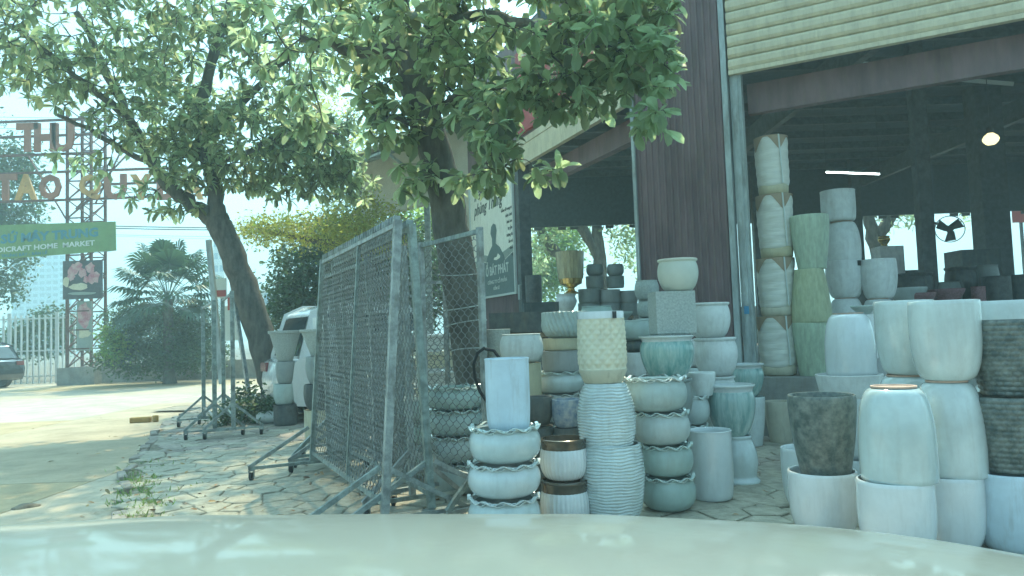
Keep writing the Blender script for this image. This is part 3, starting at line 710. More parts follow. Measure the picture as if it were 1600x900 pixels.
# front row, left to right
stack(5.1, 0, [('frillbowl/celadon_glaze', 787, 112, 775, 'glossy celadon frilled bowl, lowest of the stack beside the mesh post'),
               ('frillbowl/celadon_glaze', 787, 113, 722, 'glossy celadon frilled bowl, middle one of the stack under the pale blue pot'),
               ('frillbowl/celadon_glaze', 788, 112, 666, 'glossy celadon frilled bowl, top one carrying the pale blue pot')], 'frilled bowls beside the mesh post')
q = P(795, 664, 5.1); pot('cyl/pale_blue', (q.x, 5.1, q.z - .03), .152, P(795, 560, 5.1).z - q.z + .03, 'tall pale blue pot standing in the topmost frilled bowl behind the hose')
stack(6.6, 0, [('frillbowl/grey_green', 712, 86, 722, 'grey frilled bowl behind the chain mesh, lowest of its stack'), ('frillbowl/grey_green', 712, 86, 680, 'grey frilled bowl behind the chain mesh, second from the ground'),
               ('frillbowl/grey_green', 713, 86, 640, 'grey frilled bowl behind the chain mesh, third from the ground'), ('frillbowl/grey_green', 712, 87, 604, 'grey frilled bowl behind the chain mesh, topmost of its stack')], 'frilled bowls behind the mesh')
stack(5.4, 0, [('ribbed', 882, 76, 748, 'white ribbed pot with bronze band, lower of the pair'), ('ribbed', 880, 74, 684, 'white ribbed pot with bronze band, upper of the pair')], 'ribbed pots with bronze bands')
stack(5.45, 0, [('striped', 954, 100, 693, 'celadon pot with wavy horizontal ridges, wide one standing on the paving'), ('striped:inv', 945, 90, 598, 'celadon ridged pot turned upside down under the cream pot'),
                ('facet', 938, 76, 487, 'cream pot with diamond facets and white rim on top of the ridged pots', )], 'ridged pot tower')
stack(5.75, 0, [('frillbowl', 1043, 84, 743, 'grey green frilled bowl right of the ridged pots, lowest of four'), ('frillbowl', 1040, 82, 694, 'grey green frilled bowl right of the ridged pots, second of four'),
                ('frillbowl', 1032, 88, 643, 'grey green frilled bowl right of the ridged pots, third of four'), ('frillbowl', 1022, 98, 590, 'grey green frilled bowl right of the ridged pots, top of four')], 'frilled bowls right of the ridged pots')
stack(6.05, 0, [('cyl', 1108, 66, 672, 'tall plain white cylinder pot standing alone on the paving')])
stack(6.65, 0, [('stool/celadon_glaze', 1152, 58, 680, 'fluted pale ceramic base carrying the drip glazed pot'), ('drip', 1141, 72, 600, 'turquoise drip glazed pot standing on the fluted base')])
stack(6.35, 0, [('belly/grey_pot', 1042, 70, 745, 'grey pot hidden behind the frilled bowls, lower one'), ('belly/grey_pot', 1042, 76, 660, 'grey pot hidden behind the frilled bowls, second one'), ('belly/grey_pot', 1042, 76, 592, 'grey pot directly under the large drip glazed pot'),
                ('drip', 1041, 83, 524, 'large turquoise drip glazed pot above the frilled bowls'), ('square/speckle', 1048, 64, 456, 'speckled grey square planter balanced on the drip glazed pot', .07),
                ('belly/grey_cream', 1058, 63, 406, 'pale beige lipped pot at the very top of the tall pile')])
stack(7.1, 0, [('belly/matte_white', 1110, 66, 690, 'white lipped pot at the foot of the pile by the corrugated wall'), ('belly/matte_white', 1113, 66, 640, 'white lipped pot second from the ground by the corrugated wall'), ('belly/matte_white', 1115, 66, 588, 'white lipped pot third from the ground by the corrugated wall'),
               ('belly/matte_white', 1117, 66, 528, 'wide pale lipped pot just below the topmost by the corrugated wall'), ('belly/matte_white', 1107, 64, 474, 'pale lipped pot topmost by the corrugated wall')], 'lipped pots by the corrugated wall')
stack(6.6, 0, [('frillbowl', 1074, 62, 700, 'small frilled bowl lowest behind the white cylinder'), ('frillbowl', 1074, 64, 664, 'small frilled bowl second behind the white cylinder'), ('frillbowl', 1074, 66, 619, 'small frilled bowl uppermost behind the white cylinder'), ('vase/matte_white', 1096, 42, 582, 'small plain pale pot above the frilled bowls behind the cylinder')], 'frilled bowls behind the cylinder')
stack(8.6, 0, [('vase/celadon_glaze', 1170, 48, 620, 'pale celadon vase under the smaller drip glazed pot'), ('drip', 1161, 60, 568, 'smaller turquoise drip glazed pot near the shutter rail')])
stack(8.75, 0, [('vase/beige', 1217, 44, 627, 'small beige pot on the ground in front of the plinth')])
# right group
stack(5.7, 0, [('tall', 1256, 70, 699, 'white glazed pot mostly hidden behind the one holding the mottled pot')])
stack(4.95, 0, [('tall', 1284, 102, 735, 'large white glazed pot holding the dark mottled pot')])
q = P(1290, 738, 4.95); pot('vase/dark_mottle', (q.x, 4.95, q.z - .02), .215, P(1290, 617, 4.95).z - q.z + .02, 'dark mottled bronze green pot standing in the large white pot')
stack(6.5, 0, [('tall', 1335, 80, 715, 'white pot on the ground behind the mottled pot'), ('tall', 1330, 82, 620, 'white pot carrying the textured basin'), ('basin/matte_white', 1326, 98, 585, 'pale textured basin under the upturned white pot'), ('tall:inv/white_glaze', 1325, 74, 491, 'upturned white pot with pink unglazed base on the textured basin')])
stack(4.35, 0, [('tall', 1397, 110, 749, 'pale blue glazed pot lowest of the front pair with the upturned one'), ('tall:inv', 1396, 110, 606, 'upturned celadon pot with unglazed base, nearest to the car')])
stack(4.55, 0, [('tall', 1480, 98, 741, 'pale blue glazed pot at the foot of the three pot tower'), ('tall:inv', 1479, 97, 597, 'upturned celadon pot in the middle of the three pot tower'), ('tall/celadon_glaze', 1473, 101, 471, 'upright celadon pot on top of the three pot tower')])
stack(5.1, 0, [('tall', 1415, 88, 735, 'celadon pot hidden lowest behind the upturned pair'), ('tall:inv', 1413, 86, 588, 'upturned celadon pot second behind the front pair'), ('tall/celadon_glaze', 1411, 86, 471, 'upright celadon pot left of the tower top pot')])
stack(4.5, 0, [('tall/pale_blue', 1578, 112, 736, 'pale blue pot under the two dark pots at the right edge'), ('weave/dark_mottle', 1576, 124, 618, 'dark green woven texture pot, lower of two at the right edge'), ('weave/dark_mottle', 1578, 126, 500, 'dark olive woven texture pot, upper of two at the right edge')], 'dark pots at the right edge')
stack(5.3, 0, [('tall', 1562, 88, 735, 'celadon pot hidden lowest behind the dark pots'), ('tall:inv', 1562, 88, 600, 'upturned celadon pot hidden behind the dark pots'), ('tall/celadon_glaze', 1565, 98, 471, 'upright celadon pot whose rim shows above the dark pots')])
# on the plinth
stack(9.55, PLZ, [('wrapped', 1213, 58, 495, 'foam wrapped pot with cardboard cap, lowest of four'), ('wrapped', 1211, 56, 405, 'crumpled foam wrapped pot, second from the plinth'), ('wrapped', 1209, 54, 307, 'foam wrapped pot with beige foot, third from the plinth'), ('wrapped', 1204, 50, 217, 'foam wrapped pot topmost beside the shutter rail')], 'foam wrapped pots')
stack(9.3, PLZ, [('vase/green_pot', 1267, 57, 504, 'bright green pot standing on the plinth edge'), ('vase:inv/olive_pot', 1264, 60, 421, 'olive green upturned pot between the two green ones'), ('vase/green_pot', 1264, 58, 338, 'light green pot topmost of the green stack')], 'green pots')
stack(10.2, PLZ, [('egg/matte_white', 1325, 52, 525, 'white pot hidden at the foot of the white tower'), ('egg:inv/matte_white', 1321, 52, 467, 'upturned white pot low in the white tower behind the green pots'), ('egg/matte_white', 1318, 55, 408, 'white pot with black label in the white tower'), ('egg:inv/matte_white', 1315, 52, 348, 'upturned white pot second from top of the white tower'), ('cyl/matte_white', 1308, 51, 299, 'white ridged cup shaped pot on top of the white tower')], 'white pot tower')
stack(10.0, PLZ, [('egg/matte_white', 1372, 50, 530, 'white pot at the foot of the short stack beside the white tower'), ('egg:inv/matte_white', 1372, 50, 468, 'upturned white pot in the short stack'), ('egg/matte_white', 1371, 54, 406, 'wide white pot topmost of the short stack beside the white tower')])
stack(8.0, 0, [('square/grey_pot', 1356, 50, 560, 'grey square planter lowest behind the celadon pots'), ('square/matte_white', 1356, 42, 491, 'pale square planter under the green dish'), ('dish/grey_green', 1349, 38, 478, 'shallow green dish on the pale square planter')])
q = P(1331, 413, 10.2); c_ = [o for o in sc.objects if o.get('label') == 'white pot with black label in the white tower'][0]
for o_ in [c_]:
    r_ = 55 * 10.2 / F / 2; bb = MB(); ang = math.asin(min(.9, (q.x - o_.location.x) / r_)); Rz = Matrix.Rotation(-o_.rotation_euler[2], 3, 'Z')
    v_ = [Rz @ Vector((r_ * 1.0 * sin(ang + da), -r_ * 1.0 * cos(ang + da), q.z - o_.location.z + dz)) * 1 for dz in (-.035, .035) for da in (-.12, .12)]
    v2 = [Vector((p.x * 1.03, p.y * 1.03, p.z)) for p in v_]; bb.add(v_ + v2, [(0, 1, 3, 2), (4, 6, 7, 5), (0, 4, 5, 1), (2, 3, 7, 6), (0, 2, 6, 4), (1, 5, 7, 3)]); ch = bb.build('label', 'label_black'); ch.parent = o_
# middle background
stack(7.2, 0, [('frillbowl/celadon_glaze', 872, 72, 705, 'celadon frilled bowl hidden lowest behind the ribbed pots'), ('frillbowl/celadon_glaze', 872, 74, 660, 'celadon frilled bowl second from the ground behind the ribbed pots'), ('frillbowl/celadon_glaze', 873, 78, 615, 'celadon frilled bowl lower of the two seen left of the cream pot'), ('frillbowl/celadon_glaze', 872, 80, 581, 'celadon frilled bowl upper of the two seen left of the cream pot'),
               ('cyl/grey_pot', 880, 68, 548, 'broad grey pot above the celadon bowls'), ('cyl/beige', 878, 60, 529, 'shallow pale pot under the diagonally ribbed bowl'), ('diag', 884, 76, 488, 'bowl with bold diagonal ribs left of the cream pot')])
stack(6.8, 0, [('cyl/grey_pot', 812, 60, 700, 'grey pot lowest behind the pale blue pot'), ('cyl/grey_pot', 812, 60, 632, 'grey pot second behind the pale blue pot'), ('cyl/beige', 814, 62, 568, 'pale pot under the rough white bowl'), ('bowl/matte_white', 814, 68, 521, 'rough white rounded bowl behind the pale blue pot')])
stack(7.5, 0, [('cyl/speckle', 776, 42, 690, 'speckled pot lowest of the stack left of the rough white bowl'), ('cyl/speckle', 776, 42, 630, 'speckled pot second of the stack left of the rough white bowl'), ('cyl/beige', 776, 44, 570, 'pale cup pot left of the rough white bowl'), ('cyl/speckle', 776, 42, 515, 'speckled pot topmost left of the rough white bowl')])
stack(6.2, 0, [('bowl/dark_pot', 848, 44, 720, 'dark bowl on the ground behind the ribbed pots'), ('bowl/dark_pot', 845, 44, 664, 'dark bowl second from the ground behind the ribbed pots'), ('egg/dark_pot', 840, 46, 620, 'dark ringed pot between the pale blue pot and the blue one')])
stack(6.15, 0, [('egg/blue_pot', 886, 46, 735, 'blue pot hidden on the ground behind the ribbed pots'), ('egg/dark_pot', 886, 44, 668, 'dark pot under the ornate blue pot'), ('egg/blue_pot', 885, 48, 624, 'ornate dark blue pot left of the ridged pot')])
def table(px0, px1, Y, zt, zf, dp, label):
    a = P(px0, 500, Y); c = P(px1, 500, Y); t = thing('display_table', ((a.x + c.x) / 2, Y + dp / 2, zf), label, 'table', 'display tables'); cx = (a.x + c.x) / 2; wd = c.x - a.x
    MB().box((cx, Y + dp / 2, zt - .025), (wd, dp, .05)).build('tabletop', 'wood', t)
    for sx in (-1, 1):
        for sy in (-1, 1): MB().box((cx + sx * (wd / 2 - .05), Y + dp / 2 + sy * (dp / 2 - .05), (zf + zt - .05) / 2), (.06, .06, zt - .05 - zf)).build('leg', 'dark_steel', t)
table(752, 858, 7.9, 1.38, 0, .6, 'table carrying the dark troughs behind the pale blue pot')
for (px, w_, yt, Y, lb) in ((805, 84, 489, 8.1, 'dark trough with rough pattern, nearest on the table'), (845, 56, 473, 8.35, 'dark trough behind and right of the other')):
    q = P(px, yt, Y); pot('square/dark_pot', (q.x, Y, 1.383), w_ * Y / F / 2, q.z - 1.383, lb, 'planter', 'dark troughs')
stack(13.6, PLZ, [('cyl/dark_pot', 833, 28, 520, 'dark cylinder pot lowest by the shutter post'), ('cyl/dark_pot', 833, 27, 475, 'dark cylinder pot second by the shutter post'), ('cyl/dark_pot', 833, 26, 431, 'dark cylinder pot topmost by the shutter post')])
stack(8.8, 0, [('egg/grey_pot', 932, 48, 650, 'grey pot on the ground far behind the cream pot'), ('egg/matte_white', 932, 48, 570, 'pale pot second in the stack far behind the cream pot'), ('bowl/matte_white', 932, 50, 516, 'pale bowl third in the stack far behind the cream pot'), ('bowl/grey_green', 932, 52, 478, 'green grey bowl peeping over the cream pot rim')])
stack(9.2, 0, [('egg/grey_pot', 966, 44, 640, 'grey pot on the ground between the cream pot and the square planter'), ('egg/matte_white', 966, 44, 560, 'pale pot between the cream pot and the square planter'), ('bowl/matte_white', 966, 46, 505, 'white bowl between the cream pot and the square planter'), ('dish/grey_green', 966, 44, 488, 'shallow dish between the cream pot and the square planter')])
stack(9.4, 0, [('cyl/speckle', 845, 46, 640, 'speckled cylinder on the ground far left of the ribbed bowl'), ('cyl/matte_white', 845, 46, 570, 'pale cylinder second far left of the ribbed bowl'), ('cyl/grey_pot', 845, 46, 520, 'grey cylinder third far left of the ribbed bowl'), ('bowl/grey_green', 848, 46, 487, 'grey green bowl far left of the ribbed bowl')])
stack(6.75, 0, [('frillbowl', 770, 60, 700, 'frilled bowl lowest between the pale blue pot and the mesh post'), ('frillbowl', 770, 60, 655, 'frilled bowl second between the pale blue pot and the mesh post'), ('frillbowl', 768, 60, 612, 'frilled bowl uppermost between the pale blue pot and the mesh post')])
stack(8.3, 0, [('egg/matte_white', 1082, 46, 650, 'pale pot on the ground behind the small frilled bowls'), ('egg/celadon_glaze', 1082, 46, 575, 'celadon pot behind the plain pale pot'), ('bowl/matte_white', 1080, 46, 530, 'white bowl filling the gap behind the large drip glazed pot')])
table(862, 990, 12.3, 1.60, PLZ, 1.0, 'table under the gold goblet and the grey pots')
stack(12.4, 1.603, [('urn/matte_white', 884, 36, 460, 'small white urn carrying the gold goblet'), ('goblet', 890, 44, 394, 'fluted gold tinted goblet on a gold stem')])
for i, (px, Y, its) in enumerate(((920, 12.6, ((34, 474), (34, 452))), (952, 12.65, ((34, 474), (34, 453))), (981, 12.7, ((30, 474), (30, 455))))):
    stack(Y, 1.603, [('cyl/grey_pot', px, w_, yt, 'small grey pot, %s row of the pyramid, %s' % (('lowest', 'second')[j], ('left', 'middle', 'right')[i])) for j, (w_, yt) in enumerate(its)], 'grey pot pyramid')
z2 = P(936, 452, 12.7).z + .006
for px, nm in ((929, 'left'), (961, 'right')):
    stack(12.63, z2, [('cyl/grey_pot', px, 28, 432, 'small grey pot, third row of the pyramid, ' + nm), ('bowl/grey_pot', px, 27, 413, 'small round grey bowl on top of the pyramid, ' + nm)], 'grey pot pyramid')
stack(7.6, 0, [('vase/grey_pot', 993, 44, 700, 'grey pot on the ground behind the top frilled bowl'), ('vase/grey_pot', 993, 44, 640, 'grey pot second in the stack behind the top frilled bowl'), ('vase/grey_pot', 993, 44, 588, 'grey pot third in the stack right of the cream pot'), ('vase/matte_white', 992, 42, 551, 'plain pale pot right of the cream pot'), ('bowl/dark_pot', 992, 46, 532, 'dark glossy dish right of the cream pot'), ('bowl/grey_green', 994, 54, 500, 'wide grey bowl right of the cream pot rim')])
stack(8.7, 0, [('egg/speckle', 1010, 34, 640, 'speckled pot on the ground behind the tall pile'), ('egg/speckle', 1010, 34, 565, 'speckled pot second behind the tall pile'), ('egg/speckle', 1010, 34, 498, 'speckled pot third behind the tall pile'), ('bowl/speckle', 1012, 34, 470, 'speckled bowl just below the topmost left of the square planter'), ('bowl/speckle', 1010, 38, 438, 'speckled bowl topmost left of the square planter')])
# clutter inside the right of the shed
table(1385, 1640, 12.6, 1.55, PLZ, 1.4, 'long table with dishes and dark pots inside the shed')
for (kd, px, w_, yt, Y, lb) in (('dish/celadon_glaze', 1418, 56, 450, 12.9, 'pale green dish on the long table'), ('dish/pink', 1440, 40, 458, 12.75, 'pink flowered dish in front of the pale green one'),
        ('dish/pink', 1478, 52, 452, 12.9, 'wide pink flowered dish at the middle of the long table'), ('bowl/grey_pot', 1478, 42, 440, 13.5, 'grey bowl behind the pink dish'),
        ('cyl/pink', 1528, 20, 448, 12.8, 'small pink cup shaped pot on the long table'), ('cyl/dark_pot', 1556, 40, 432, 13.0, 'dark glazed jar left of two on the long table'), ('cyl/dark_pot', 1592, 38, 430, 13.1, 'dark glazed jar right of two on the long table'),
        ('bowl/grey_pot', 1540, 36, 413, 13.7, 'grey bowl at the back of the long table'), ('belly/dark_pot', 1425, 60, 428, 13.6, 'large dark rounded jar behind the dishes'), ('belly/dark_pot', 1500, 46, 418, 13.8, 'dark jar under the fan')):
    q = P(px, yt, Y); pot(kd, (q.x, Y, 1.553), w_ * Y / F / 2, q.z - 1.553, lb)
for (px, w_, yt, Y, lb, k_) in ((1386, 38, 386, 15.5, 'pale box planter behind the short white stack', 'square/matte_white'), (1518, 62, 392, 16, 'dark box against the bright opening near the wide column', 'square/dark_pot'), (1447, 18, 398, 15, 'narrow red box beside the slim column', 'square/red_paint'), (1410, 70, 425, 16, 'dark bulky jar left of the slim column', 'belly/dark_pot')):
    q = P(px, yt, Y); pot(k_, (q.x, Y, PLZ + .002), w_ * Y / F / 2, q.z - PLZ, lb, 'box' if 'box' in lb else 'pot', name='storage_box' if 'box' in lb else None)
q = P(1382, 386, 15.5); pot('urn/gold', (q.x, 15.5, q.z + .004), .13, .22, 'small brass urn on the pale box planter')

# pots around the far tree and behind the mesh
def gpot(kind, px, py, w_, h_, label, z=0.0, cat='pot', group=None):
    g = G(px, py, z); s = g.y / F; return pot(kind, (g.x, g.y, z), w_ * s / 2, h_ * s, label, cat, group), g
for (cx, Y, its) in ((446, 12.2, (('cyl/dark_pot', 446, 36, 632, 'dark low pot at the foot of the leaning trunk'), ('egg/grey_green', 444, 34, 600, 'grey green pot under the small conical pot'), ('egg/grey_pot', 446, 30, 565, 'grey pot directly under the small conical pot'), ('cone/speckle', 445, 50, 517, 'small conical grey pot right of the leaning trunk'))),
                     (500, 10.2, (('cyl/beige', 500, 48, 640, 'beige pot on the paving left of the mesh screens'), ('egg/dark_pot', 500, 50, 600, 'dark pot second left of the mesh screens'), ('egg/grey_pot', 502, 48, 557, 'grey pot third left of the mesh screens'), ('cone/speckle', 500, 62, 515, 'wide conical planter with flared rim left of the mesh screens'), ('cyl/matte_white', 506, 34, 497, 'small white pot standing in the wide conical planter'))),
                     (545, 9.0, tuple(('frillbowl/grey_pot', 545, 62, y, 'grey frilled bowl behind the far end of the mesh, %s' % k) for y, k in ((670, 'lowest'), (628, 'second'), (588, 'third'), (548, 'fourth'), (508, 'topmost')))),
                     (612, 8.4, tuple(('frillbowl/grey_pot', 612, 74, y, 'grey frilled bowl behind the middle of the mesh, %s' % k) for y, k in ((688, 'lowest'), (645, 'second'), (602, 'third'), (560, 'fourth'), (520, 'topmost')))),
                     (655, 7.4, tuple(('frillbowl/grey_green', 655, 60, y, 'green grey frilled bowl left of the big trunk, %s' % k) for y, k in ((700, 'lowest'), (660, 'second'), (622, 'topmost'))))):
    stack(Y, 0, list(its))
# cream troughs left of trunk
z = 0
for i in range(6):
    q = P(690, 615, 9.6); h = .235
    b_ = MB(); b_.box((q.x - .1, 9.6, z + h / 2), (1.15, .4, h - .045)); b_.box((q.x - .1, 9.6, z + h - .035), (1.22, .46, .045))
    o = b_.build('trough_planter', 'white_paint' if i % 2 else 'cream'); tag(o, '%s long trough planter, %s of the pile behind the big trunk' % (('cream', 'white')[i % 2], ('lowest', 'second', 'third', 'fourth', 'fifth', 'topmost')[i]), 'planter', 'long trough planters'); o.modifiers.new('b', 'BEVEL').width = .012
    z += h + .002
# rolled pipes at the tree foot
for i, (px, py, w_, dx) in enumerate(((430, 662, .62, 0), (445, 640, .6, .1), (415, 640, .5, -.1))):
    g = G(px, py, 0); zz = .11 if i < 2 else .11
    pl = [g + Vector((-w_ / 2, 0, zz)), g + Vector((w_ / 2, .15, zz))]
    b_ = MB(); b_.tube(pl, .105, 18, False); b_.tube(pl, .085, 18, False)
    tag(b_.build('ceramic_pipe', ('matte_white', 'grey_pot', 'grey_green')[i], None, True), ('pale', 'grey', 'grey green')[i] + ' ceramic pipe lying on its side at the foot of the leaning tree', 'pipe', 'ceramic pipes')

# ------------------------------------------------------------------ mesh screens on castors
def wire_panel(p0, p1, z0, z1, pitch=.058, ph=.088, r=.0034):
    p0 = Vector(p0); p1 = Vector(p1); L = (p1 - p0).length; u = (p1 - p0) / L; n = int(L / pitch); mb = MB(); rows = int((z1 - z0) / ph)
    nn = u.cross(Vector((0, 0, 1)))
    for j in range(n):
        s = 1 if j % 2 else -1; pts = []
        for k in range(rows + 1):
            for q, wv in ((.0, s), (.18, s), (.5, -s), (.68, -s)):
                zz = z0 + (k + q) * ph
                if zz > z1: break
                pts.append(p0 + u * ((j + .5 + .5 * wv) * pitch) + nn * (.002 * s) + Vector((0, 0, zz)))
        if len(pts) > 1: mb.tube(pts, r, 3, False)
    return mb
def castor(t, c):
    c = Vector(c); MB().tube([c + Vector((-.014, 0, .04)), c + Vector((.014, 0, .04))], .04, 14).build('castor_wheel', 'rubber', t)
    b_ = MB(); b_.box(c + Vector((-.024, 0, .06)), (.005, .03, .07)); b_.box(c + Vector((.024, 0, .06)), (.005, .03, .07)); b_.box(c + Vector((0, 0, .098)), (.06, .05, .006)); b_.build('castor_fork', 'fence_steel', t)
def screen(p0, p1, ht, label, hp=(0, 1), mids=(), leanx=0, z0=.28, foot=.62, pw=.05, legs=True, wire=True, teeth=False, pitch=.058):
    p0 = Vector((*p0, 0)); p1 = Vector((*p1, 0)); u = (p1 - p0).normalized(); nn = u.cross(Vector((0, 0, 1)))
    t = thing('mesh_screen', (p0 + p1) / 2, label, 'mesh screen', 'mesh screens on castors'); L = (p1 - p0).length
    lean = leanx; leanx = 0
    def shr(mb):
        mb.v = [(x + nn.x * lean * z / ht, y + nn.y * lean * z / ht, z) for x, y, z in mb.v]; return mb
    for q in hp:
        a = p0.lerp(p1, q); shr(MB().beam(a + Vector((0, 0, .14)), a + Vector((0, 0, ht)), pw, pw, up=nn)).build('post', 'fence_steel', t)
        if legs:
            for s in (-1, 1):
                MB().beam(a + nn * s * foot + Vector((0, 0, .13)), a + Vector((0, 0, .48)) + nn * s * .02, .035, .035).build('brace', 'fence_steel', t)
                castor(t, a + nn * s * (foot - .03) + Vector((0, 0, .0)))
            MB().beam(a + nn * foot + Vector((0, 0, .12)), a - nn * foot + Vector((0, 0, .12)), .035, .03).build('foot_bar', 'fence_steel', t)
    for z in (z0, ht - .03): shr(MB().beam(p0 + Vector((0, 0, z)), p1 + Vector((0, 0, z)), .03, .035)).build('rail', 'fence_steel', t)
    for q in mids:
        a = p0.lerp(p1, q); shr(MB().beam(a + Vector((0, 0, z0)), a + Vector((0, 0, ht)), .03, .03, up=nn)).build('mid_post', 'fence_steel', t)
    if teeth:
        k = int(L / .075); b_ = MB()
        for i in range(k): a = p0 + u * (i + .5) * .075; shr(MB().box(a + Vector((0, 0, ht + .012)), (.02, .05, .05), math.atan2(u.y, u.x))).build('rail_clip', 'fence_steel', t)
    if wire: shr(wire_panel(p0 + Vector((0, 0, 0)) + u * .03, p1 - u * .03, z0 + .02, ht - .05, pitch)).build('wire_mesh', 'fence_wire', t)
    return t
def gx(px, Y): q = P(px, 600, Y); return (q.x, q.y)
screen(gx(594, 5.25), gx(484, 7.75), 2.24, 'long mesh screen on castors nearest to the car, seen at a slant', (0, 1), (.42,), teeth=True, z0=.22, leanx=.16, pw=.054, pitch=.044)
screen(gx(670, 5.45), gx(540, 8.1), 2.22, 'second long mesh screen close behind the nearest one', (0, 1), (.5,), teeth=True, z0=.24, leanx=-.10, pw=.054, pitch=.044)
screen(gx(757, 5.55), gx(664, 6.35), 2.2, 'narrow mesh screen with the hose hung on its right post', (0, 1), z0=.3, foot=.35, pw=.042)
screen(gx(700, 8.6), gx(566, 8.9), 2.04, 'lower mesh screen facing the car behind the long ones', (0, 1), z0=.3, foot=.4)
# slant third inside
screen(gx(625, 6.9), gx(520, 9.0), 2.0, 'third mesh screen wedged between the bowls and the long screens', (0, 1), (.5,), z0=.3, foot=.4)
screen(gx(640, 5.9), gx(512, 8.3), 2.12, 'fourth long mesh screen sandwiched behind the second one', (0, 1), (.35, .7), z0=.26, foot=.4, pw=.045, leanx=-.02, pitch=.05)
# folded screens near the far tree (seen edge on)
for i, (px, Y, px2, Y2, ht, lb) in enumerate(((335, 10.9, 318, 12.6, 2.02, 'edge on mesh screen, left of the folded ones near the leaning tree'), (364, 10.9, 349, 12.9, 2.15, 'edge on mesh screen, right of the folded ones near the leaning tree'))):
    screen(gx(px, Y), gx(px2, Y2), ht, lb, (0, 1), z0=.3, foot=.42, pw=.06, wire=False)
a = G(395, 655); t = thing('steel_pole', a, 'loose steel pole leaning against the trunk of the far tree', 'pole'); MB().beam(a, P(362, 440, a.y + .5), .06, .06).build('bar', 'fence_steel', t)
# hose loop
q0 = P(757, 545, 5.5); pts = [P(x, y, 5.49) for x, y in ((758, 545), (772, 548), (785, 566), (790, 590), (786, 612), (778, 630), (764, 632), (750, 612), (742, 590), (740, 570), (746, 552), (758, 543))]
tag(MB().tube(pts, .012, 8).build('hose', 'rubber', None, True), 'black hose loop hung on the right post of the narrow mesh screen', 'hose')

# ------------------------------------------------------------------ trees
def wob(pts, k=4, amp=.03):
    pts = [Vector(p) for p in pts]; out = []
    for i in range(len(pts) - 1):
        p0 = pts[max(i - 1, 0)]; p1 = pts[i]; p2 = pts[i + 1]; p3 = pts[min(i + 2, len(pts) - 1)]
        for j in range(k):
            t = j / k; v = .5 * (2 * p1 + (p2 - p0) * t + (2 * p0 - 5 * p1 + 4 * p2 - p3) * t * t + (3 * p1 - p0 - 3 * p2 + p3) * t ** 3)
            out.append(v + Vector([random.gauss(0, amp) for _ in range(3)]) * (0 if i == 0 and j == 0 else 1))
    out.append(pts[-1]); return out
def limb(name, pts, r0, r1, root, n=12, amp=.02, m='bark'):
    w_ = wob(pts, 5, amp); k = len(w_); rr = [(r0 + (r1 - r0) * (i / (k - 1)) ** .8) * (1 + random.uniform(-.05, .05)) for i in range(k)]
    if name == 'trunk': rr[0] *= 1.3; rr[1] *= 1.12
    MB().tube(w_, rr, n).build(name, m, root, True); return w_
def rosettes(name, root, centers, skel, L, m, per=7, tpl=LEAF_BIG, n_obj=0, twig_r=.006, out=None):
    N = len(centers); K = len(skel); sk = np.zeros((K + N, 3)); sk[:K] = np.array([tuple(p) for p in skel])
    d0 = np.array([np.min(((sk[:K] - c) ** 2).sum(1)) for c in centers]); centers = centers[np.argsort(d0)]; ax = []; tw = MB()
    hop = np.zeros(K + N)
    for i_, c in enumerate(centers):        # each twig grows from the nearest limb point or earlier twig tip
        d2 = np.sqrt(((sk[:K + i_] - c) ** 2).sum(1)); near = sk[np.argmin(d2 + .04 * hop[:K + i_])]; hop[K + i_] = hop[np.argmin(d2 + .04 * hop[:K + i_])] + 1
        sk[K + i_] = c; v = c - near; l = np.linalg.norm(v) + 1e-6; ax.append(v / l); r_ = twig_r * (1.5 if hop[K + i_] < 3 else .8)
        mid = (near + c) / 2 + rng.normal(0, .08 * l, 3); tw.tube([near, mid, c], [r_ * 1.3, r_, r_ * .6], 3, False)
    tag(tw.build('twigs', 'bark', root), kind='stuff')
    ax = np.array(ax); ax[:, 2] += .15; ax += rng.normal(0, .35, ax.shape); ax /= np.linalg.norm(ax, axis=1, keepdims=True)
    x = np.cross(ax, rng.normal(0, 1, ax.shape)); x /= np.linalg.norm(x, axis=1, keepdims=True); y = np.cross(ax, x)
    P_, D_ = [], []
    for k in range(per):
        a = 2 * pi * (k + rng.uniform(-.3, .3, (N, 1))) / per * 1.0 + k * .9; tl = rng.uniform(.05, .9, (N, 1))
        d = (np.cos(a) * x + np.sin(a) * y) + ax * tl; d[:, 2] -= rng.uniform(.0, .75, N)
        P_.append(centers + ax * rng.uniform(-.05, .02, (N, 1))); D_.append(d)
    P_ = np.concatenate(P_); D_ = np.concatenate(D_); sz = rng.uniform(.4, 1.3, len(P_)) * L
    if n_obj:
        order = np.argsort(P_[:, 1] + np.where((P_[:, 2] > 4.0), 3, 0) ); near = order[:n_obj]; far = order[n_obj:]
        R = rng.normal(0, .35, (n_obj, 3)); V = leaf_verts(tpl, P_[near], D_[near], sz[near], R)
        for i in range(n_obj):
            me = bpy.data.meshes.new('leaf'); o_ = Vector(V[i, 0]); me.from_pydata([tuple(Vector(v) - o_) for v in V[i]], [], [tuple(q) for q in tpl[1]]); me.materials.append(M[m])
            o = bpy.data.objects.new('leaf', me); COL.objects.link(o); o.parent = root; o.location = o_ - Vector(root.location)
        P_, D_, sz = P_[far], D_[far], sz[far]
    tag(leaf_mesh('foliage', tpl, P_, D_, sz, m, root), kind='stuff')

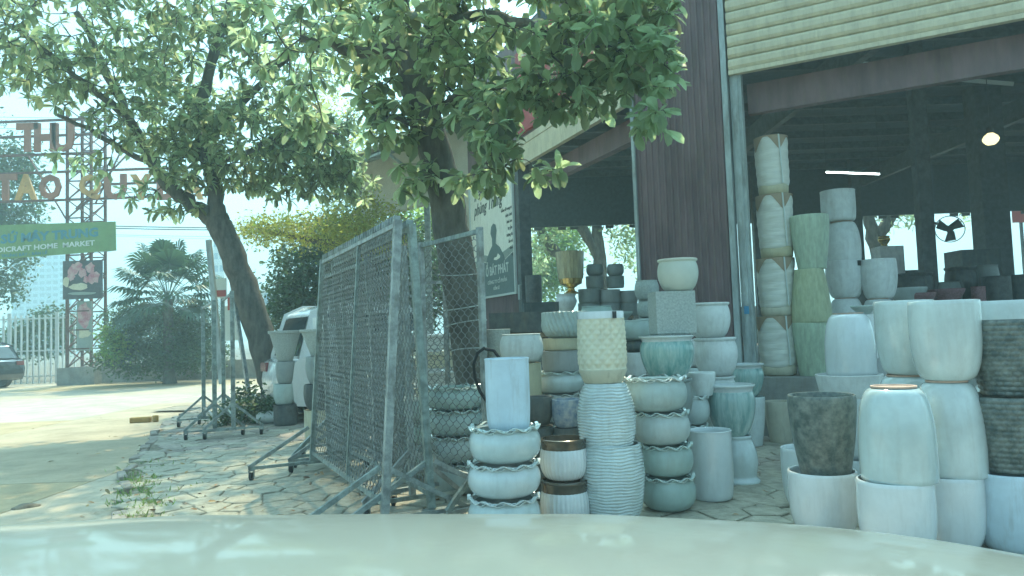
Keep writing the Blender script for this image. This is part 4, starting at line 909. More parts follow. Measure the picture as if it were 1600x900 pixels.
# near tree (behind the narrow screen)
b0 = G(752, 745); T2 = thing('broadleaf_tree', (b0.x, 7.3, 0), 'big leaning broadleaf tree with large leaves, standing among the stacked bowls', 'tree')
Y2 = 7.3; tp = lambda x, y, Y=Y2: P(x, y, Y)
sk2 = limb('trunk', [(tp(752, 740).x, Y2, -.05), tp(742, 620), tp(728, 500), tp(712, 400), tp(690, 280), tp(665, 190), tp(645, 100)], .185, .17, T2, 16, .006)
l1 = limb('limb', [tp(645, 105), tp(625, 20, 7.2), tp(600, -90, 7.0)], .165, .09, T2, 12); l2 = limb('limb', [tp(652, 120), tp(690, 20, 6.9), tp(760, -60, 6.5), tp(850, -110, 6.2)], .12, .05, T2, 10)
l3 = limb('limb', [tp(650, 130), tp(600, 85, 7.2), tp(545, 80, 7.1), tp(470, 60, 7.0)], .085, .035, T2, 10); l4 = limb('limb', [tp(690, 20, 6.9), tp(800, 30, 6.2), tp(900, 70, 5.9), tp(1000, 60, 5.9)], .06, .02, T2, 8)
l5 = limb('limb', [tp(672, 205), tp(640, 190, 7.0), tp(590, 175, 6.8)], .05, .02, T2, 8); l6 = limb('limb', [tp(668, 190), tp(720, 150, 6.7), tp(790, 130, 6.3), tp(850, 120, 6.0)], .05, .02, T2, 8); l7 = limb('limb', [tp(850, -60, 6.2), tp(980, -20, 6.0), tp(1040, 20, 6.0)], .04, .015, T2, 8)
l8 = limb('limb', [tp(800, 130, 6.3), tp(770, 190, 6.2), tp(765, 230, 6.2)], .02, .008, T2, 6)
SK = sk2[12:] + l1 + l2 + l3 + l4 + l5 + l6 + l7 + l8
bl2 = [(800, 10, 250, 75, 6.3, 1.3, 180), (650, 40, 160, 95, 7.0, 1.0, 100), (500, 50, 130, 85, 7.4, 1.0, 70), (470, 165, 60, 40, 7.4, .6, 22), (900, 100, 110, 85, 5.9, .6, 90), (1010, 100, 60, 60, 5.7, .4, 34), (1020, 175, 32, 40, 5.5, .25, 14),
       (775, 220, 42, 50, 5.9, .4, 30), (765, 175, 50, 60, 6.2, .5, 36), (870, 140, 80, 34, 5.9, .3, 26), (620, 190, 70, 40, 6.9, .5, 40), (580, 150, 30, 30, 7.0, .4, 10), (720, 120, 60, 80, 6.7, .5, 44), (745, 280, 50, 22, 6.7, .3, 14), (990, 30, 80, 60, 5.9, .5, 60), (850, 268, 40, 8, 6.4, .3, 7), (645, 275, 40, 30, 7.0, .3, 14),
       (700, -180, 420, 110, 6.9, 1.9, 260), (950, -90, 180, 70, 6.1, 1.0, 90)]
rosettes('foliage', T2, blobs_pts(bl2), SK, .15, 'leaf_big', 8, LEAF_BIG, 300)
for i, y in enumerate((428, 480, 505, 548)):
    c = tp(716 + (y - 428) * .17, y); MB().tube([c + Vector((.2 * cos(a), .2 * sin(a) , .03 * sin(a + i))) for a in [2 * pi * k / 24 for k in range(25)]], .006, 4).build('wire_tie', 'galvanised', T2)

# far tree by the kerb
b1 = G(436, 645); Y1 = b1.y - .5; T1 = thing('broadleaf_tree', (b1.x, Y1, 0), 'forked dark tree leaning left beside the folded screens at the kerb', 'tree')
t1 = lambda x, y, Y=None: P(x, y, Y or Y1)
s1 = limb('trunk', [(t1(436, 645).x, Y1, -.05), t1(425, 590), t1(402, 510), t1(375, 430), t1(352, 370), t1(338, 340)], .27, .215, T1, 16, .012)
m1 = limb('limb', [t1(342, 350), t1(300, 320), t1(255, 280), t1(215, 210), t1(170, 120), t1(120, 20)], .17, .06, T1, 12); m2 = limb('limb', [t1(340, 345), t1(335, 290), t1(312, 200), t1(330, 100), t1(360, 0)], .165, .08, T1, 12)
m3 = limb('limb', [t1(235, 255), t1(170, 220, Y1 - .5), t1(90, 180, Y1 - 1)], .07, .03, T1, 8); m4 = limb('limb', [t1(318, 210), t1(380, 160), t1(450, 90), t1(520, 60)], .10, .04, T1, 8); m5 = limb('limb', [t1(200, 180), t1(120, 120, Y1 - 1), t1(20, 40, Y1 - 2)], .09, .03, T1, 8)
m6 = limb('limb', [t1(330, 260), t1(400, 230, Y1 - .5), t1(470, 200, Y1 - .7), t1(530, 210, Y1 - .7)], .06, .02, T1, 8)
SK1 = s1[18:] + m1 + m2 + m3 + m4 + m5 + m6
bl1 = [(590, 40, 90, 80, Y1 + 1, 1.6, 80), (560, -150, 200, 90, Y1 + 1, 2.4, 330), (150, 40, 240, 95, Y1 - 1, 2.2, 360), (330, 90, 200, 110, Y1, 2.2, 330), (460, 70, 110, 100, Y1 - .5, 1.8, 95), (250, 190, 110, 55, Y1 - .5, 1.2, 165), (380, 215, 120, 60, Y1 - .3, 1.3, 210), (470, 240, 60, 60, Y1, 1.0, 100), (90, 125, 90, 34, Y1 - 1, 1.2, 50), (30, 100, 90, 50, Y1 - 2, 1.2, 60),
       (500, 225, 75, 60, Y1 + .3, 1.0, 120), (440, 290, 80, 25, Y1, .6, 36), (540, 290, 50, 30, Y1 + .6, .5, 30), (215, 300, 30, 20, Y1 - .3, .4, 8), (270, 325, 45, 14, Y1 - .2, .4, 14), (130, 255, 50, 25, Y1 - .6, .5, 14), (300, 265, 70, 30, Y1 - .5, .8, 60), (390, 275, 50, 25, Y1, .6, 34), (540, 260, 40, 40, Y1 + .5, .6, 40), (60, -120, 330, 90, Y1 - 1, 2.6, 330), (380, -110, 260, 90, Y1, 2.5, 260)]
rosettes('foliage', T1, blobs_pts(bl1), SK1, .205, 'leaf_big', 8, LEAF_MED, 0, .009)

def simple_tree(name, label, px, Y, ybase, trunk_pts, blobs, m, size, per=6, clump=.25, r=.2, cat='tree', z=ROADZ, tpl=LEAF_SMALL):
    g = P(px, 560, Y); t = thing(name, (g.x, Y, z), label, cat)
    if trunk_pts:
        sk = []
        for i, tr in enumerate(trunk_pts):
            pts = [P(x, y, Y) for x, y in tr]
            if i == 0: pts[0] = Vector((pts[0].x, Y, z - .05))
            limb('trunk' if i == 0 else 'limb', pts, r * (1 if i == 0 else .6), r * .45, t, 10, .02)
    cloud('foliage', blobs, size, m, t, per, tpl, 'stuff', clump)
    return t
simple_tree('broadleaf_tree', 'dense green tree behind the mesh screens with yellowish lower fringe', 520, 21, 560, [[(520, 570), (525, 480), (530, 400)]], [(500, 440, 80, 85, 21, 1.6, 1500), (570, 420, 90, 90, 21.5, 1.6, 1500), (640, 430, 80, 90, 22, 1.5, 1100), (460, 490, 40, 40, 20.5, 1.0, 420), (540, 370, 70, 40, 21, 1.2, 500)], 'leaf_far', .16, 5, .2)
simple_tree('flowering_tree', 'light yellow green feathery tree above the mesh screens', 560, 17, 560, [[(585, 575), (590, 440), (560, 380)], [(565, 390), (480, 372), (400, 360)]], [(480, 362, 110, 20, 17, 1.2, 500), (570, 375, 70, 28, 17, 1.2, 450), (420, 355, 50, 14, 17, .8, 130), (550, 330, 60, 30, 17.3, 1, 220), (600, 350, 40, 30, 17, 1, 160), (500, 140, 50, 45, 18, .8, 150), (560, 200, 40, 40, 18, .8, 130), (470, 200, 60, 50, 18.3, .8, 160)], 'leaf_yellow', .085, 7, .13, .13)
simple_tree('broadleaf_tree', 'dark leafy tree at the left edge beneath the gate lettering', 20, 34, 580, [[(-14, 590), (-12, 450), (10, 300)]], [(15, 300, 55, 80, 34, 1.6, 700), (-5, 390, 60, 70, 34, 1.4, 500), (-60, 250, 90, 100, 34, 2, 500), (30, 250, 30, 30, 34, .8, 90), (5, 450, 30, 30, 34, 1, 120)], 'leaf_far', .22, 5, .26)
simple_tree('shrub', 'dark round shrub mass under the fan palm', 255, 27, 580, None, [(250, 525, 85, 42, 27.5, 1.2, 1500), (300, 520, 50, 48, 27.5, 1.1, 700), (200, 500, 40, 25, 27.5, .9, 300), (235, 560, 90, 25, 27, .9, 900), (310, 555, 50, 25, 27, .9, 450)], 'leaf_far', .13, 5, .15, cat='shrub')
simple_tree('shrub', 'bright green leafy bush between the gate tower and the palm', 180, 26.3, 580, None, [(182, 545, 24, 26, 26.3, .6, 280), (170, 520, 12, 14, 26.3, .4, 70)], 'leaf_bright', .14, 4, .12, cat='shrub')
simple_tree('shrub', 'low green hedge behind the white picket fence', 60, 32, 580, None, [(60, 530, 75, 30, 32.5, 1, 900), (85, 500, 40, 22, 33, 1, 300)], 'leaf_far', .16, 4, .15, cat='hedge')
simple_tree('shrub', 'leafy shrub growing round the foot of the leaning tree', 410, 12.6, 640, None, [(385, 625, 25, 22, 13.0, .35, 90), (410, 640, 35, 16, 12.6, .3, 110), (455, 618, 18, 20, 12.9, .3, 60), (350, 650, 22, 12, 12.4, .3, 50)], 'leaf_far', .09, 6, .08, cat='shrub', z=0)
simple_tree('broadleaf_tree', 'pale green tree standing behind the poster wall annex', 690, 24, 560, [[(700, 575), (705, 450)]], [(700, 400, 60, 70, 24, 1.5, 600), (740, 440, 40, 60, 24, 1.2, 250), (660, 340, 40, 30, 24, 1, 180)], 'leaf_bright', .16, 5, .18)
# trees seen through the shed
simple_tree('broadleaf_tree', 'dark forked tree beyond the back of the shed, seen through the side opening', 930, 31, 560, [[(940, 560), (938, 440), (935, 380), (930, 320)], [(935, 400), (905, 350), (880, 320)], [(870, 400), (850, 370), (838, 345)]], [(900, 320, 70, 30, 31, 1.5, 200), (975, 350, 30, 50, 31, 1.2, 130), (850, 350, 30, 40, 30.5, 1, 130), (840, 400, 14, 30, 31, 1, 60), (960, 300, 50, 20, 31, 1.5, 120), (985, 400, 14, 18, 31, 1, 30)], 'leaf_big', .26, 4, .22, .42, tpl=LEAF_MED)
simple_tree('broadleaf_tree', 'sunlit yellow green tree far behind the shed', 870, 40, 560, [[(860, 560), (862, 480)]], [(870, 400, 40, 45, 40, 1.8, 500), (845, 440, 40, 30, 40, 1.5, 400), (890, 360, 30, 30, 40, 1.2, 200)], 'leaf_bright', .24, 5, .3)
simple_tree('broadleaf_tree', 'thick trunked tree just outside the back of the shed on the right', 1375, 29, 560, [[(1385, 520), (1378, 430), (1365, 370), (1352, 320)], [(1370, 370), (1388, 345), (1396, 325)]], [(1360, 300, 90, 30, 29.5, 1.2, 200), (1410, 338, 30, 8, 29, .7, 26), (1525, 332, 26, 8, 29.5, .7, 26)], 'leaf_big', .26, 4, .22, .42, tpl=LEAF_MED)
# fan palm
g = P(265, 560, 26.8); pm = thing('fan_palm', (g.x, 26.8, ROADZ), 'fan palm with pleated leaves rising above the dark shrubs', 'palm tree')
cc = P(262, 468, 26.8); limb('trunk', [(g.x, 26.8, ROADZ), P(263, 520, 26.8), cc], .2, .17, pm, 10, .01)
for i in range(44):
    a = i * 2.399; el = 1.35 - i * .042; el = max(el, -.6); d = Vector((cos(a) * cos(el), sin(a) * cos(el) * .8, sin(el))).normalized()
    Lp = random.uniform(.95, 1.4); tip = cc + d * Lp * (1.25 if el > .2 else 1); fd = (d + Vector((0, 0, -.15))).normalized(); sx = fd.cross(Vector((0, 0, 1))).normalized(); up = sx.cross(fd)
    b_ = MB(); b_.tube([cc, cc.lerp(tip, .5) + Vector((0, 0, .05)), tip], .014, 3, False); R_ = random.uniform(.75, 1.0); ns = 22
    for k in range(ns):
        th = -2.0 + 4.0 * k / (ns - 1); e = fd * cos(th) + sx * sin(th); s_ = e.cross(up).normalized(); ln = R_ * (.78 + .22 * cos(th * .8))
        m_ = tip + e * ln * .6 + up * (.05 * (k % 2)); q_ = tip + e * ln - Vector((0, 0, .22 * ln + random.uniform(0, .08)))
        b_.add([tip, m_ - s_ * .058, q_, m_ + s_ * .058], [(0, 1, 2, 3)])
    b_.build('frond', 'palm_leaf', pm)

# ------------------------------------------------------------------ far left: fence, gate tower, banner, tower block
fn_ = thing('picket_fence', P(40, 590, 30.5), 'white metal picket fence beside the parked dark car', 'fence')
fx0 = P(-60, 560, 30.5).x; fx1 = P(117, 560, 30.5).x; zt = P(60, 492, 30.5).z; k = int((fx1 - fx0) / .235)
for i in range(k + 1):
    x = fx0 + (fx1 - fx0) * i / k; th = i % 8 == 0
    MB().box((x, 30.5, (zt + .1 * th + ROADZ) / 2), (.14 if th else .06, .06, zt + .1 * th - ROADZ)).build('picket', 'picket_white', fn_)
for z in (.25, 1.3, zt - .15): MB().box(((fx0 + fx1) / 2, 30.55, z), (fx1 - fx0, .05, .06)).build('rail', 'picket_white', fn_)
# low wall under hedge
x0 = P(160, 580, 28.6).x; x1 = P(600, 580, 28.6).x; zz = P(300, 566, 27.8).z
lw = MB().box(((x0 + x1) / 2, 28.7, (zz + ROADZ) / 2 + .02), (x1 - x0, .3, zz - ROADZ)).build('boundary_wall', 'plinth'); tag(lw, 'low grey boundary wall along the far side of the road', 'wall')
gt = thing('gate_tower', P(135, 580, 29), 'rusty lattice gate tower carrying beams of big letters', 'gate')
YT = 29.0; xa, xb = P(117, 500, YT).x, P(154, 500, YT).x; ya, yb = YT - .5, YT + .5; ztop = P(135, 175, YT).z
pb = thing('tower_plinth', (0, 0, 0), '', '') if False else None
MB().box(((xa + xb) / 2, YT, .25), (xb - xa + .5, 1.5, .72)).build('concrete_base', 'plinth', gt)
for x in (xa, xb):
    for y in (ya, yb): MB().box((x, y, (ztop + .5) / 2), (.09, .09, ztop - .5)).build('tower_leg', 'rust_steel', gt)
nb = 14
for i in range(nb):
    z0 = .6 + (ztop - .6) * i / nb; z1 = .6 + (ztop - .6) * (i + 1) / nb
    for y in (ya, yb):
        b_ = MB(); b_.beam((xa, y, z0), (xb, y, z1), .04, .04); b_.beam((xb, y + .045, z0), (xa, y + .045, z1), .04, .04); b_.beam((xa + .05, y - .05, z0), (xb - .05, y - .05, z0), .05, .05); b_.build('lattice_brace', 'rust_steel', gt)
    for x in (xa, xb): MB().beam((x, ya, z0), (x, yb, z1), .035, .035).build('lattice_brace', 'rust_steel', gt)
for (y0, x_l, x_r) in ((187, -250, 152), (211, -250, 150), (240, -250, 150), (268, -250, 310), (312, -250, 325), (290, 150, 322)):
    a = P(x_l, y0, YT - .62); c = P(x_r, y0, YT - .62); zc = P(110, y0, YT - .62).z
    MB().beam((a.x, YT - .62, zc), (c.x, YT - .62, zc), .07, .09).build('sign_beam', 'rust_steel', gt)
FT = frame((P(135, 300, YT).x, YT - .72, 0), (1, 0, 0), (0, -1, 0)); X0 = P(135, 300, YT).x
for (s, px, y0, y1, m_) in (('T', 42, 192, 237, 'sign_brown'), ('H', 70, 192, 237, 'sign_brown'), ('U', 98, 192, 237, 'sign_brown'), ('T', 8, 272, 313, 'sign_brown'), ('A', 40, 272, 312, 'sign_orange'), ('O', 78, 272, 312, 'sign_brown'), ('Q', 140, 272, 312, 'sign_orange'), ('U', 180, 272, 312, 'sign_brown'), ('Y', 220, 272, 312, 'sign_orange'), ('D', 262, 272, 312, 'sign_brown'), ('A', 300, 272, 312, 'sign_orange')):
    z0 = P(px, y1, YT - .75).z; z1 = P(px, y0, YT - .75).z; c = P(px, 300, YT - .75)
    v, f = text_geo(s, 1, .04, .045); v = np.array(v); v[:, 0] -= (v[:, 0].min() + v[:, 0].max()) / 2; mn, mx = v[:, 1].min(), v[:, 1].max(); sc_ = (z1 - z0) / (mx - mn); wd = v[:, 0].max() * 2
    sx_ = 34 * YT / F / wd if s != 'I' else sc_
    MB().add([FT(c.x - X0 + p[0] * sx_, .0 + p[2] * 1.2, z0 + (p[1] - mn) * sc_) for p in v], f).build('letter', m_, gt)
for a_, c_ in (((55, 245), (115, 345)), ((210, 245), (130, 330)), ((160, 322), (200, 240))):
    p, q = P(*a_, YT), P(*c_, YT); MB().beam((p.x, YT - .5, p.z), (q.x, YT - .5, q.z), .05, .05).build('stay', 'rust_steel', gt)
# green banner
YB = 27.9; bn = thing('market_banner', P(60, 395, YB), 'green market banner with blue and white lettering hung across the gate', 'banner')
pa, pb_, pc, pd = P(-260, 425, YB), P(181, 391, YB), P(180, 346, YB), P(-260, 360, YB)
b_ = MB(); b_.add([pa, pb_, pc, pd] + [v + Vector((0, .05, 0)) for v in (pa, pb_, pc, pd)], [(0, 1, 2, 3), (7, 6, 5, 4), (0, 4, 5, 1), (1, 5, 6, 2), (2, 6, 7, 3), (3, 7, 4, 0)]); b_.build('cloth', 'sign_green', bn)
U_ = (pb_ - pa).normalized(); FBn = lambda a, c, b: pb_ + U_ * a + Vector((0, -1, 0)) * c + Vector((0, 0, 1)) * b
tx = MB(); put_text(tx, 'CHỢ GỐM SỨ MÂY TRUNG', FBn, -.66, .60, .012, .46, .004, .02, 0, 1.12, 'RIGHT'); tx.build('lettering', 'sign_blue', bn)
tx = MB(); put_text(tx, 'HANDICRAFT HOME  MARKET', FBn, -.8, .26, .012, .27, .004, .006, 0, 1.2, 'RIGHT'); tx.build('lettering', 'sign_white', bn)
tx = MB(); put_text(tx, 'PHÒNG TRƯNG BÀY - BÁN LẺ', FBn, -2.6, .06, .012, .15, .004, .004, 0, 1.2, 'RIGHT'); tx.build('lettering', 'sign_blue', bn)
for p in (pb_, pc): MB().tube([p + Vector((0, .05, 0)), Vector((xb, ya, p.z))], .01, 4).build('tie_rope', 'dark_steel', bn)
# photo boards on the tower
YP = 28.2; ph = thing('photo_board', P(129, 467, YP), 'square photo board of pink flowers and a bowl fixed on the gate tower', 'sign')
FP = frame((P(98, 467, YP).x, YP, 0), (1, 0, 0), (0, -1, 0)); zb = P(129, 467, YP).z; zt_ = P(129, 407, YP).z; W_ = 62 * YP / F; H_ = zt_ - zb
MB().fbox(FP, 0, W_, zb, zt_, -.05, 0).build('board', 'photo_dark', ph)
random.seed(11)
def blobp(cx, cy, rx, ry, c, n=14, j=.15): return fpoly(FP, [((cx + rx * (1 + random.uniform(-j, j)) * cos(2 * pi * k / n)) * W_, zb + (cy + ry * (1 + random.uniform(-j, j)) * sin(2 * pi * k / n)) * H_) for k in range(n)], c)
for i, (cx, cy, rx, ry) in enumerate(((.28, .75, .14, .16), (.50, .68, .10, .12), (.70, .80, .12, .14), (.78, .55, .16, .16), (.22, .58, .1, .1), (.6, .5, .08, .08), (.40, .86, .1, .09))): blobp(cx, cy, rx, ry, .004 + i * .004, j=.25).build('flower_print', 'photo_pink', ph)
blobp(.42, .32, .24, .09, .034).build('bowl_print', 'photo_pale', ph); blobp(.1, .45, .08, .14, .038).build('cup_print', 'photo_pale', ph); blobp(.5, .14, .36, .04, .042).build('tray_print', 'poster_mid', ph)
ph2 = thing('lower_board', P(132, 545, YP), 'faded pink and white board inside the gate tower below the photo board', 'sign')
FP = frame((P(120, 520, YP + .25).x, YP + .25, 0), (1, 0, 0), (0, -1, 0)); zb = P(132, 548, YP).z; W_ = 24 * YP / F; H_ = P(132, 470, YP).z - zb
MB().fbox(FP, 0, W_, zb, zb + H_, -.03, 0).build('board', 'poster_mid', ph2)
blobp(.5, .72, .4, .22, .004, j=.3).build('print', 'photo_pink', ph2); blobp(.5, .35, .42, .1, .008, j=.3).build('print', 'photo_pale', ph2)
# power lines
for i, (y0, y1, Y) in enumerate(((337, 330, 34), (341, 333, 34.5), (352, 352, 45), (196, 165, 40), (178, 150, 41), (352, 368, 60))):
    a = P(-200, y0, Y); c = P(1000, y1 + 8, Y + 4); pts = [a.lerp(c, k / 24) + Vector((0, 0, -1.2 * (1 - (k / 12 - 1) ** 2) * .5)) for k in range(25)]
    tag(MB().tube(pts, .028 if i < 2 else .015, 4).build('power_line', 'dark_steel'), 'thin black power line strung across the sky behind the gate, number by height', 'cable', 'power lines')
    bpy.context.scene.collection.objects[-1]['label'] = ('heavy black cable crossing just above the green banner', 'heavy black cable close below the upper one above the banner', 'fine wire crossing behind the fan palm top', 'fine wire passing behind the top row of letters', 'highest fine wire above the gate letters', 'faint sloping far wire left of the dense tree')[i]
# apartment tower far away
def tower(px0, px1, ytop, Y, label, floors, bays, name='apartment_tower', mw='tower_wall', mg='tower_glass'):
    a = P(px0, 550, Y); c = P(px1, 550, Y); zt = P((px0 + px1) / 2, ytop, Y).z; t = thing(name, ((a.x + c.x) / 2, Y, ROADZ), label, 'building'); D = (c.x - a.x) * .7; W = c.x - a.x
    MB().box(((a.x + c.x) / 2, Y + D / 2, zt / 2), (W, D, zt)).build('walls', mw, t); fh = zt / floors
    for i in range(floors):
        for j in range(bays):
            x = a.x + W * (j + .5) / bays
            MB().box((x, Y - .04, fh * (i + .55)), (W / bays * .62, .1, fh * .5)).build('window', mg, t)
        MB().box(((a.x + c.x) / 2, Y - .12, fh * (i + 1) - .1), (W + .1, .35, .14)).build('floor_band', mw, t)
    return t
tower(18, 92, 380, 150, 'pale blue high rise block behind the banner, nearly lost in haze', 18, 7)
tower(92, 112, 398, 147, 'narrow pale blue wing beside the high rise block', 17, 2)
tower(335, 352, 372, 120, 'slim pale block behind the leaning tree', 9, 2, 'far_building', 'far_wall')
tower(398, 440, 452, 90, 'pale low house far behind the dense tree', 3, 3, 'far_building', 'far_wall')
# signs near the folded screens
t = thing('road_sign', P(345, 590, 16), 'small white and red sign board on a post behind the folded screens', 'sign'); q = P(345, 450, 16)
MB().box((q.x, 16, q.z), (.24, .03, .42)).build('panel', 'sign_white', t); MB().box((q.x, 15.975, q.z - .12), (.235, .02, .14)).build('red_band', 'red_paint', t); MB().box((q.x + .02, 16.05, q.z / 2), (.06, .06, q.z)).build('post', 'galvanised', t)
t = thing('road_sign', P(362, 590, 17), 'pale notice board on a post left of the leaning trunk', 'sign'); q = P(362, 505, 17)
MB().box((q.x, 17, q.z), (.36, .03, .8)).build('panel', 'sign_white', t); MB().box((q.x, 16.97, q.z + .45), (.15, .02, .3)).build('red_band', 'red_paint', t); MB().box((q.x, 17.05, q.z / 2), (.07, .07, q.z)).build('post', 'galvanised', t)
t = thing('street_post', P(330, 590, 20), 'pale leaning post rising behind the folded screens', 'post'); MB().beam(P(347, 600, 14), P(326, 375, 14), .09, .09).build('shaft', 'galvanised', t)
t = thing('roadside_sign', P(1610, 500, 29), 'small red sign on a pole outside the back of the shed', 'sign'); q = P(1596, 338, 29.5); MB().box((q.x, 29.5, q.z), (.75, .04, .5)).build('panel', 'red_paint', t); MB().box((q.x, 29.56, q.z / 2), (.09, .09, q.z)).build('pole', 'dark_steel', t)

# ------------------------------------------------------------------ cars
def car_body(L, W, H, suv=True):
    """side profile -> stations across; returns list of parts in local coords (x forward, y left)"""
    lower = [(-L / 2, .42), (-L / 2 - .03, .7), (-L / 2 + .02, 1.0), (-L * .46, 1.08), (L * .18, 1.02), (L * .40, .92), (L / 2 - .06, .78), (L / 2, .55), (L / 2 - .05, .32), (L * .36, .26), (-L * .36, .26), (-L / 2 + .05, .32)]
    cab = [(-L * .46, 1.06), (-L * .40, H * .93), (-L * .32, H), (-L * .02, H), (L * .06, H * .97), (L * .21, 1.02)]
    def ext(prof, ws):
        v = []; n = len(prof)
        for s, wf in ws:
            for (x, z) in prof:
                v.append((x * (1 if abs(s) < 1 else .985), s * W / 2 * wf(z), z))
        m = len(ws); f = [(i * n + k, i * n + (k + 1) % n, (i + 1) * n + (k + 1) % n, (i + 1) * n + k) for i in range(m - 1) for k in range(n)]
        f += [tuple(range(n)), tuple(reversed(range((m - 1) * n, m * n)))]
        return MB().add(v, f)
    one = lambda z: 1.0
    wfb = lambda z: 1 - .05 * abs(z - .7)
    b1 = ext(lower, [(-1, wfb), (-.94, lambda z: 1.0), (.94, one), (1, wfb)])
    nar = lambda z: 1 - .17 * max(0, (z - 1.0) / (H - 1.0))
    b2 = ext(cab, [(-.94, nar), (-.6, nar), (.6, nar), (.94, nar)])
    return b1, b2, nar
def car(name, loc, rz, L, W, H, paint, label, lights=True):
    t = thing(name, (0, 0, 0), label, 'car'); b1, b2, nar = car_body(L, W, H)
    o = b1.build('body', paint, t, True); md = o.modifiers.new('b', 'BEVEL'); md.width = .05; md.segments = 3
    o = b2.build('cabin', paint, t, True); md = o.modifiers.new('b', 'BEVEL'); md.width = .04; md.segments = 3
    for s in (-1, 1):
        for (xa_, xb_) in ((-L * .40, -L * .25), (-L * .235, -L * .06), (-L * .045, L * .12)):
            y = lambda z: s * (W / 2 * .94 * nar(z) + .008)
            hz = H * .92; x1 = min(xb_, L * .07) if xb_ > L * .05 else xb_
            MB().add([(xa_ + (.0 if xa_ > -L * .3 else -.0), y(1.1), 1.1), (xb_, y(1.1), 1.1), (x1, y(hz), hz), (xa_ + (.12 if xa_ < -L * .3 else 0), y(hz), hz)], [(0, 1, 2, 3)]).build('side_window', 'glass', t)
        for x in (-L * .3, L * .31):
            w_ = MB().tube([(x, s * (W / 2 - .2), .34), (x, s * (W / 2 + .012), .34)], .34, 28).build('wheel', 'rubber', t, True)
            MB().tube([(x, s * (W / 2 + .01), .34), (x, s * (W / 2 + .02), .34)], .22, 20).build('rim', 'rim_metal', w_)
        MB().box((-L / 2 - .01, s * (W / 2 - .2), .92), (.06, .3, .16)).build('tail_light', 'lamp_red', t)
        MB().box((L / 2 - .12, s * (W / 2 - .22), .74), (.16, .3, .14)).build('headlight', 'lamp_clear', t)
        MB().box((L * .14, s * (W / 2 + .08), 1.08), (.12, .16, .12)).build('side_mirror', paint, t)
    e = .012
    MB().add([(-L * .458 - e, -W * .36, 1.12), (-L * .458 - e, W * .36, 1.12), (-L * .405 - e, W * .33, H * .9), (-L * .405 - e, -W * .33, H * .9)], [(0, 3, 2, 1)]).build('rear_window', 'glass', t)
    MB().add([(L * .20 + e, -W * .40, 1.06), (L * .20 + e, W * .40, 1.06), (L * .075 + e, W * .35, H * .95), (L * .075 + e, -W * .35, H * .95)], [(0, 1, 2, 3)]).build('windscreen', 'glass', t)
    t.location = loc; t.rotation_euler[2] = rz; return t
q = G(-30, 592, ROADZ); car('parked_car', (P(-72, 560, 28).x, 28, ROADZ), radians(168), 4.5, 1.85, 1.7, 'dark_paint', 'dark suv parked at the left edge by the picket fence')
car('parked_car', (-2.5, 14.0, 0), radians(35), 4.0, 1.75, 1.98, 'white_paint', 'white car with its rear towards the leaning trunk, behind the mesh screens')

# own car: bonnet at the bottom of the view
oc = thing('car_front', (-.02, 0.95, ROADZ), 'pale silver green car bonnet in the foreground, seen from its own windscreen', 'car')
XS = np.linspace(-.98, .95, 65); YS = np.linspace(.28, 1.78, 45)
_tp = [P(px, py, 1.2) for px, py in ((-160, 836), (0, 822), (120, 814), (260, 808), (560, 803), (800, 803), (1000, 807), (1250, 819), (1400, 836), (1600, 872), (1760, 930))]
_xs = [p.x for p in _tp]; _zs = [p.z for p in _tp]
def zh(x, y):
    z = float(np.interp(x, _xs, _zs)) + .0625 - .25 * max(0, y - .7) ** 2 - .5 * max(0, y - 1.5) ** 2
    for xc in (-.52, .09): z += .004 * math.exp(-((x - xc - .10 * (y - 1)) / .05) ** 2)
    return z
def smooth_x(a):
    for _ in range(6): a[1:-1] = (a[:-2] + 2 * a[1:-1] + a[2:]) / 4
    return a
Z = np.array([[zh(x, y) for x in XS] for y in YS])
for j in range(len(YS)): Z[j] = smooth_x(Z[j])
v = [(XS[i], YS[j], Z[j, i]) for j in range(len(YS)) for i in range(len(XS))]; nx = len(XS)
f = [(j * nx + i, j * nx + i + 1, (j + 1) * nx + i + 1, (j + 1) * nx + i) for j in range(len(YS) - 1) for i in range(nx - 1)]
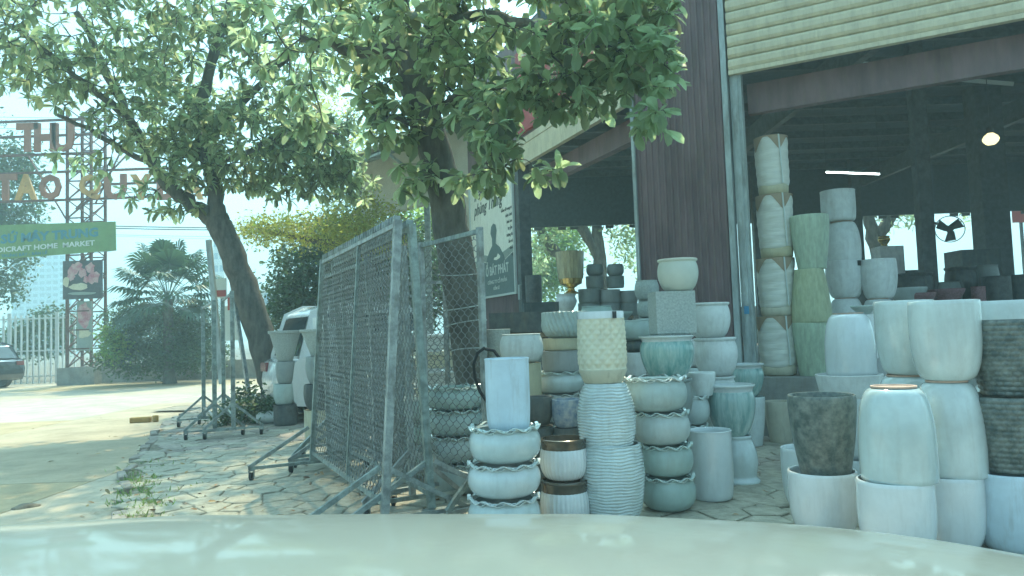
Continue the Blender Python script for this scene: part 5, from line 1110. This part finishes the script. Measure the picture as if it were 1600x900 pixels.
o = MB().add(v, f).build('bonnet', 'car_paint', oc, True); o.modifiers.new('s', 'SOLIDIFY').thickness = .012
for s, xe in ((-1, -.985), (1, .955)):
    ze = .93 if s > 0 else 1.04
    pr = [(0, ze), (.03, ze - .05), (.05, ze - .25), (.055, ze - .5), (.03, .45 + ROADZ), (-.05, .42 + ROADZ)]
    b_ = MB(); v = [(xe + s * a, y, z - .02 * max(0, (y - 1.3)) * 6 * (z > .8)) for y in (.28, .8, 1.3, 1.72) for a, z in pr]; n = len(pr)
    b_.add(v, [(j * n + i, j * n + i + 1, (j + 1) * n + i + 1, (j + 1) * n + i) for j in range(3) for i in range(n - 1)]); b_.build('fender', 'car_paint', oc, True)
    wl = MB().tube([(xe - s * .22, 1.05, .33 + ROADZ), (xe + s * .0, 1.05, .33 + ROADZ)], .33, 26).build('wheel', 'rubber', oc, True); MB().tube([(xe - s * .01, 1.05, .33 + ROADZ), (xe + s * .012, 1.05, .33 + ROADZ)], .21, 20).build('rim', 'rim_metal', wl)
    MB().box((s * .66, 1.76, .78), (.36, .1, .14)).build('headlight', 'lamp_clear', oc)
MB().box((0, 1.78, .52), (1.72, .12, .40)).build('bumper', 'car_paint', oc).modifiers.new('b', 'BEVEL').width = .04
MB().box((0, 1.79, .80), (.9, .06, .16)).build('grille', 'label_black', oc)

# ------------------------------------------------------------------ haze
hz = MB().box((-20, 160, 20), (520, 420, 43.0)).build('haze', 'glass')
hm = bpy.data.materials.new('haze_air'); hm.use_nodes = True; n_ = hm.node_tree; n_.nodes.remove(n_.nodes['Principled BSDF'])
pv = n_.nodes.new('ShaderNodeVolumePrincipled'); pv.inputs['Color'].default_value = (.66, .93, 1.0, 1); pv.inputs['Density'].default_value = .0042; pv.inputs['Anisotropy'].default_value = .2
n_.links.new(pv.outputs[0], n_.nodes['Material Output'].inputs['Volume']); hz.data.materials[0] = hm
hz['kind'] = 'stuff'; tag(hz, 'pale midday haze filling the air over the whole place', 'haze')
for o in list(sc.objects):
    if o.get('label') == '' : del o['label']
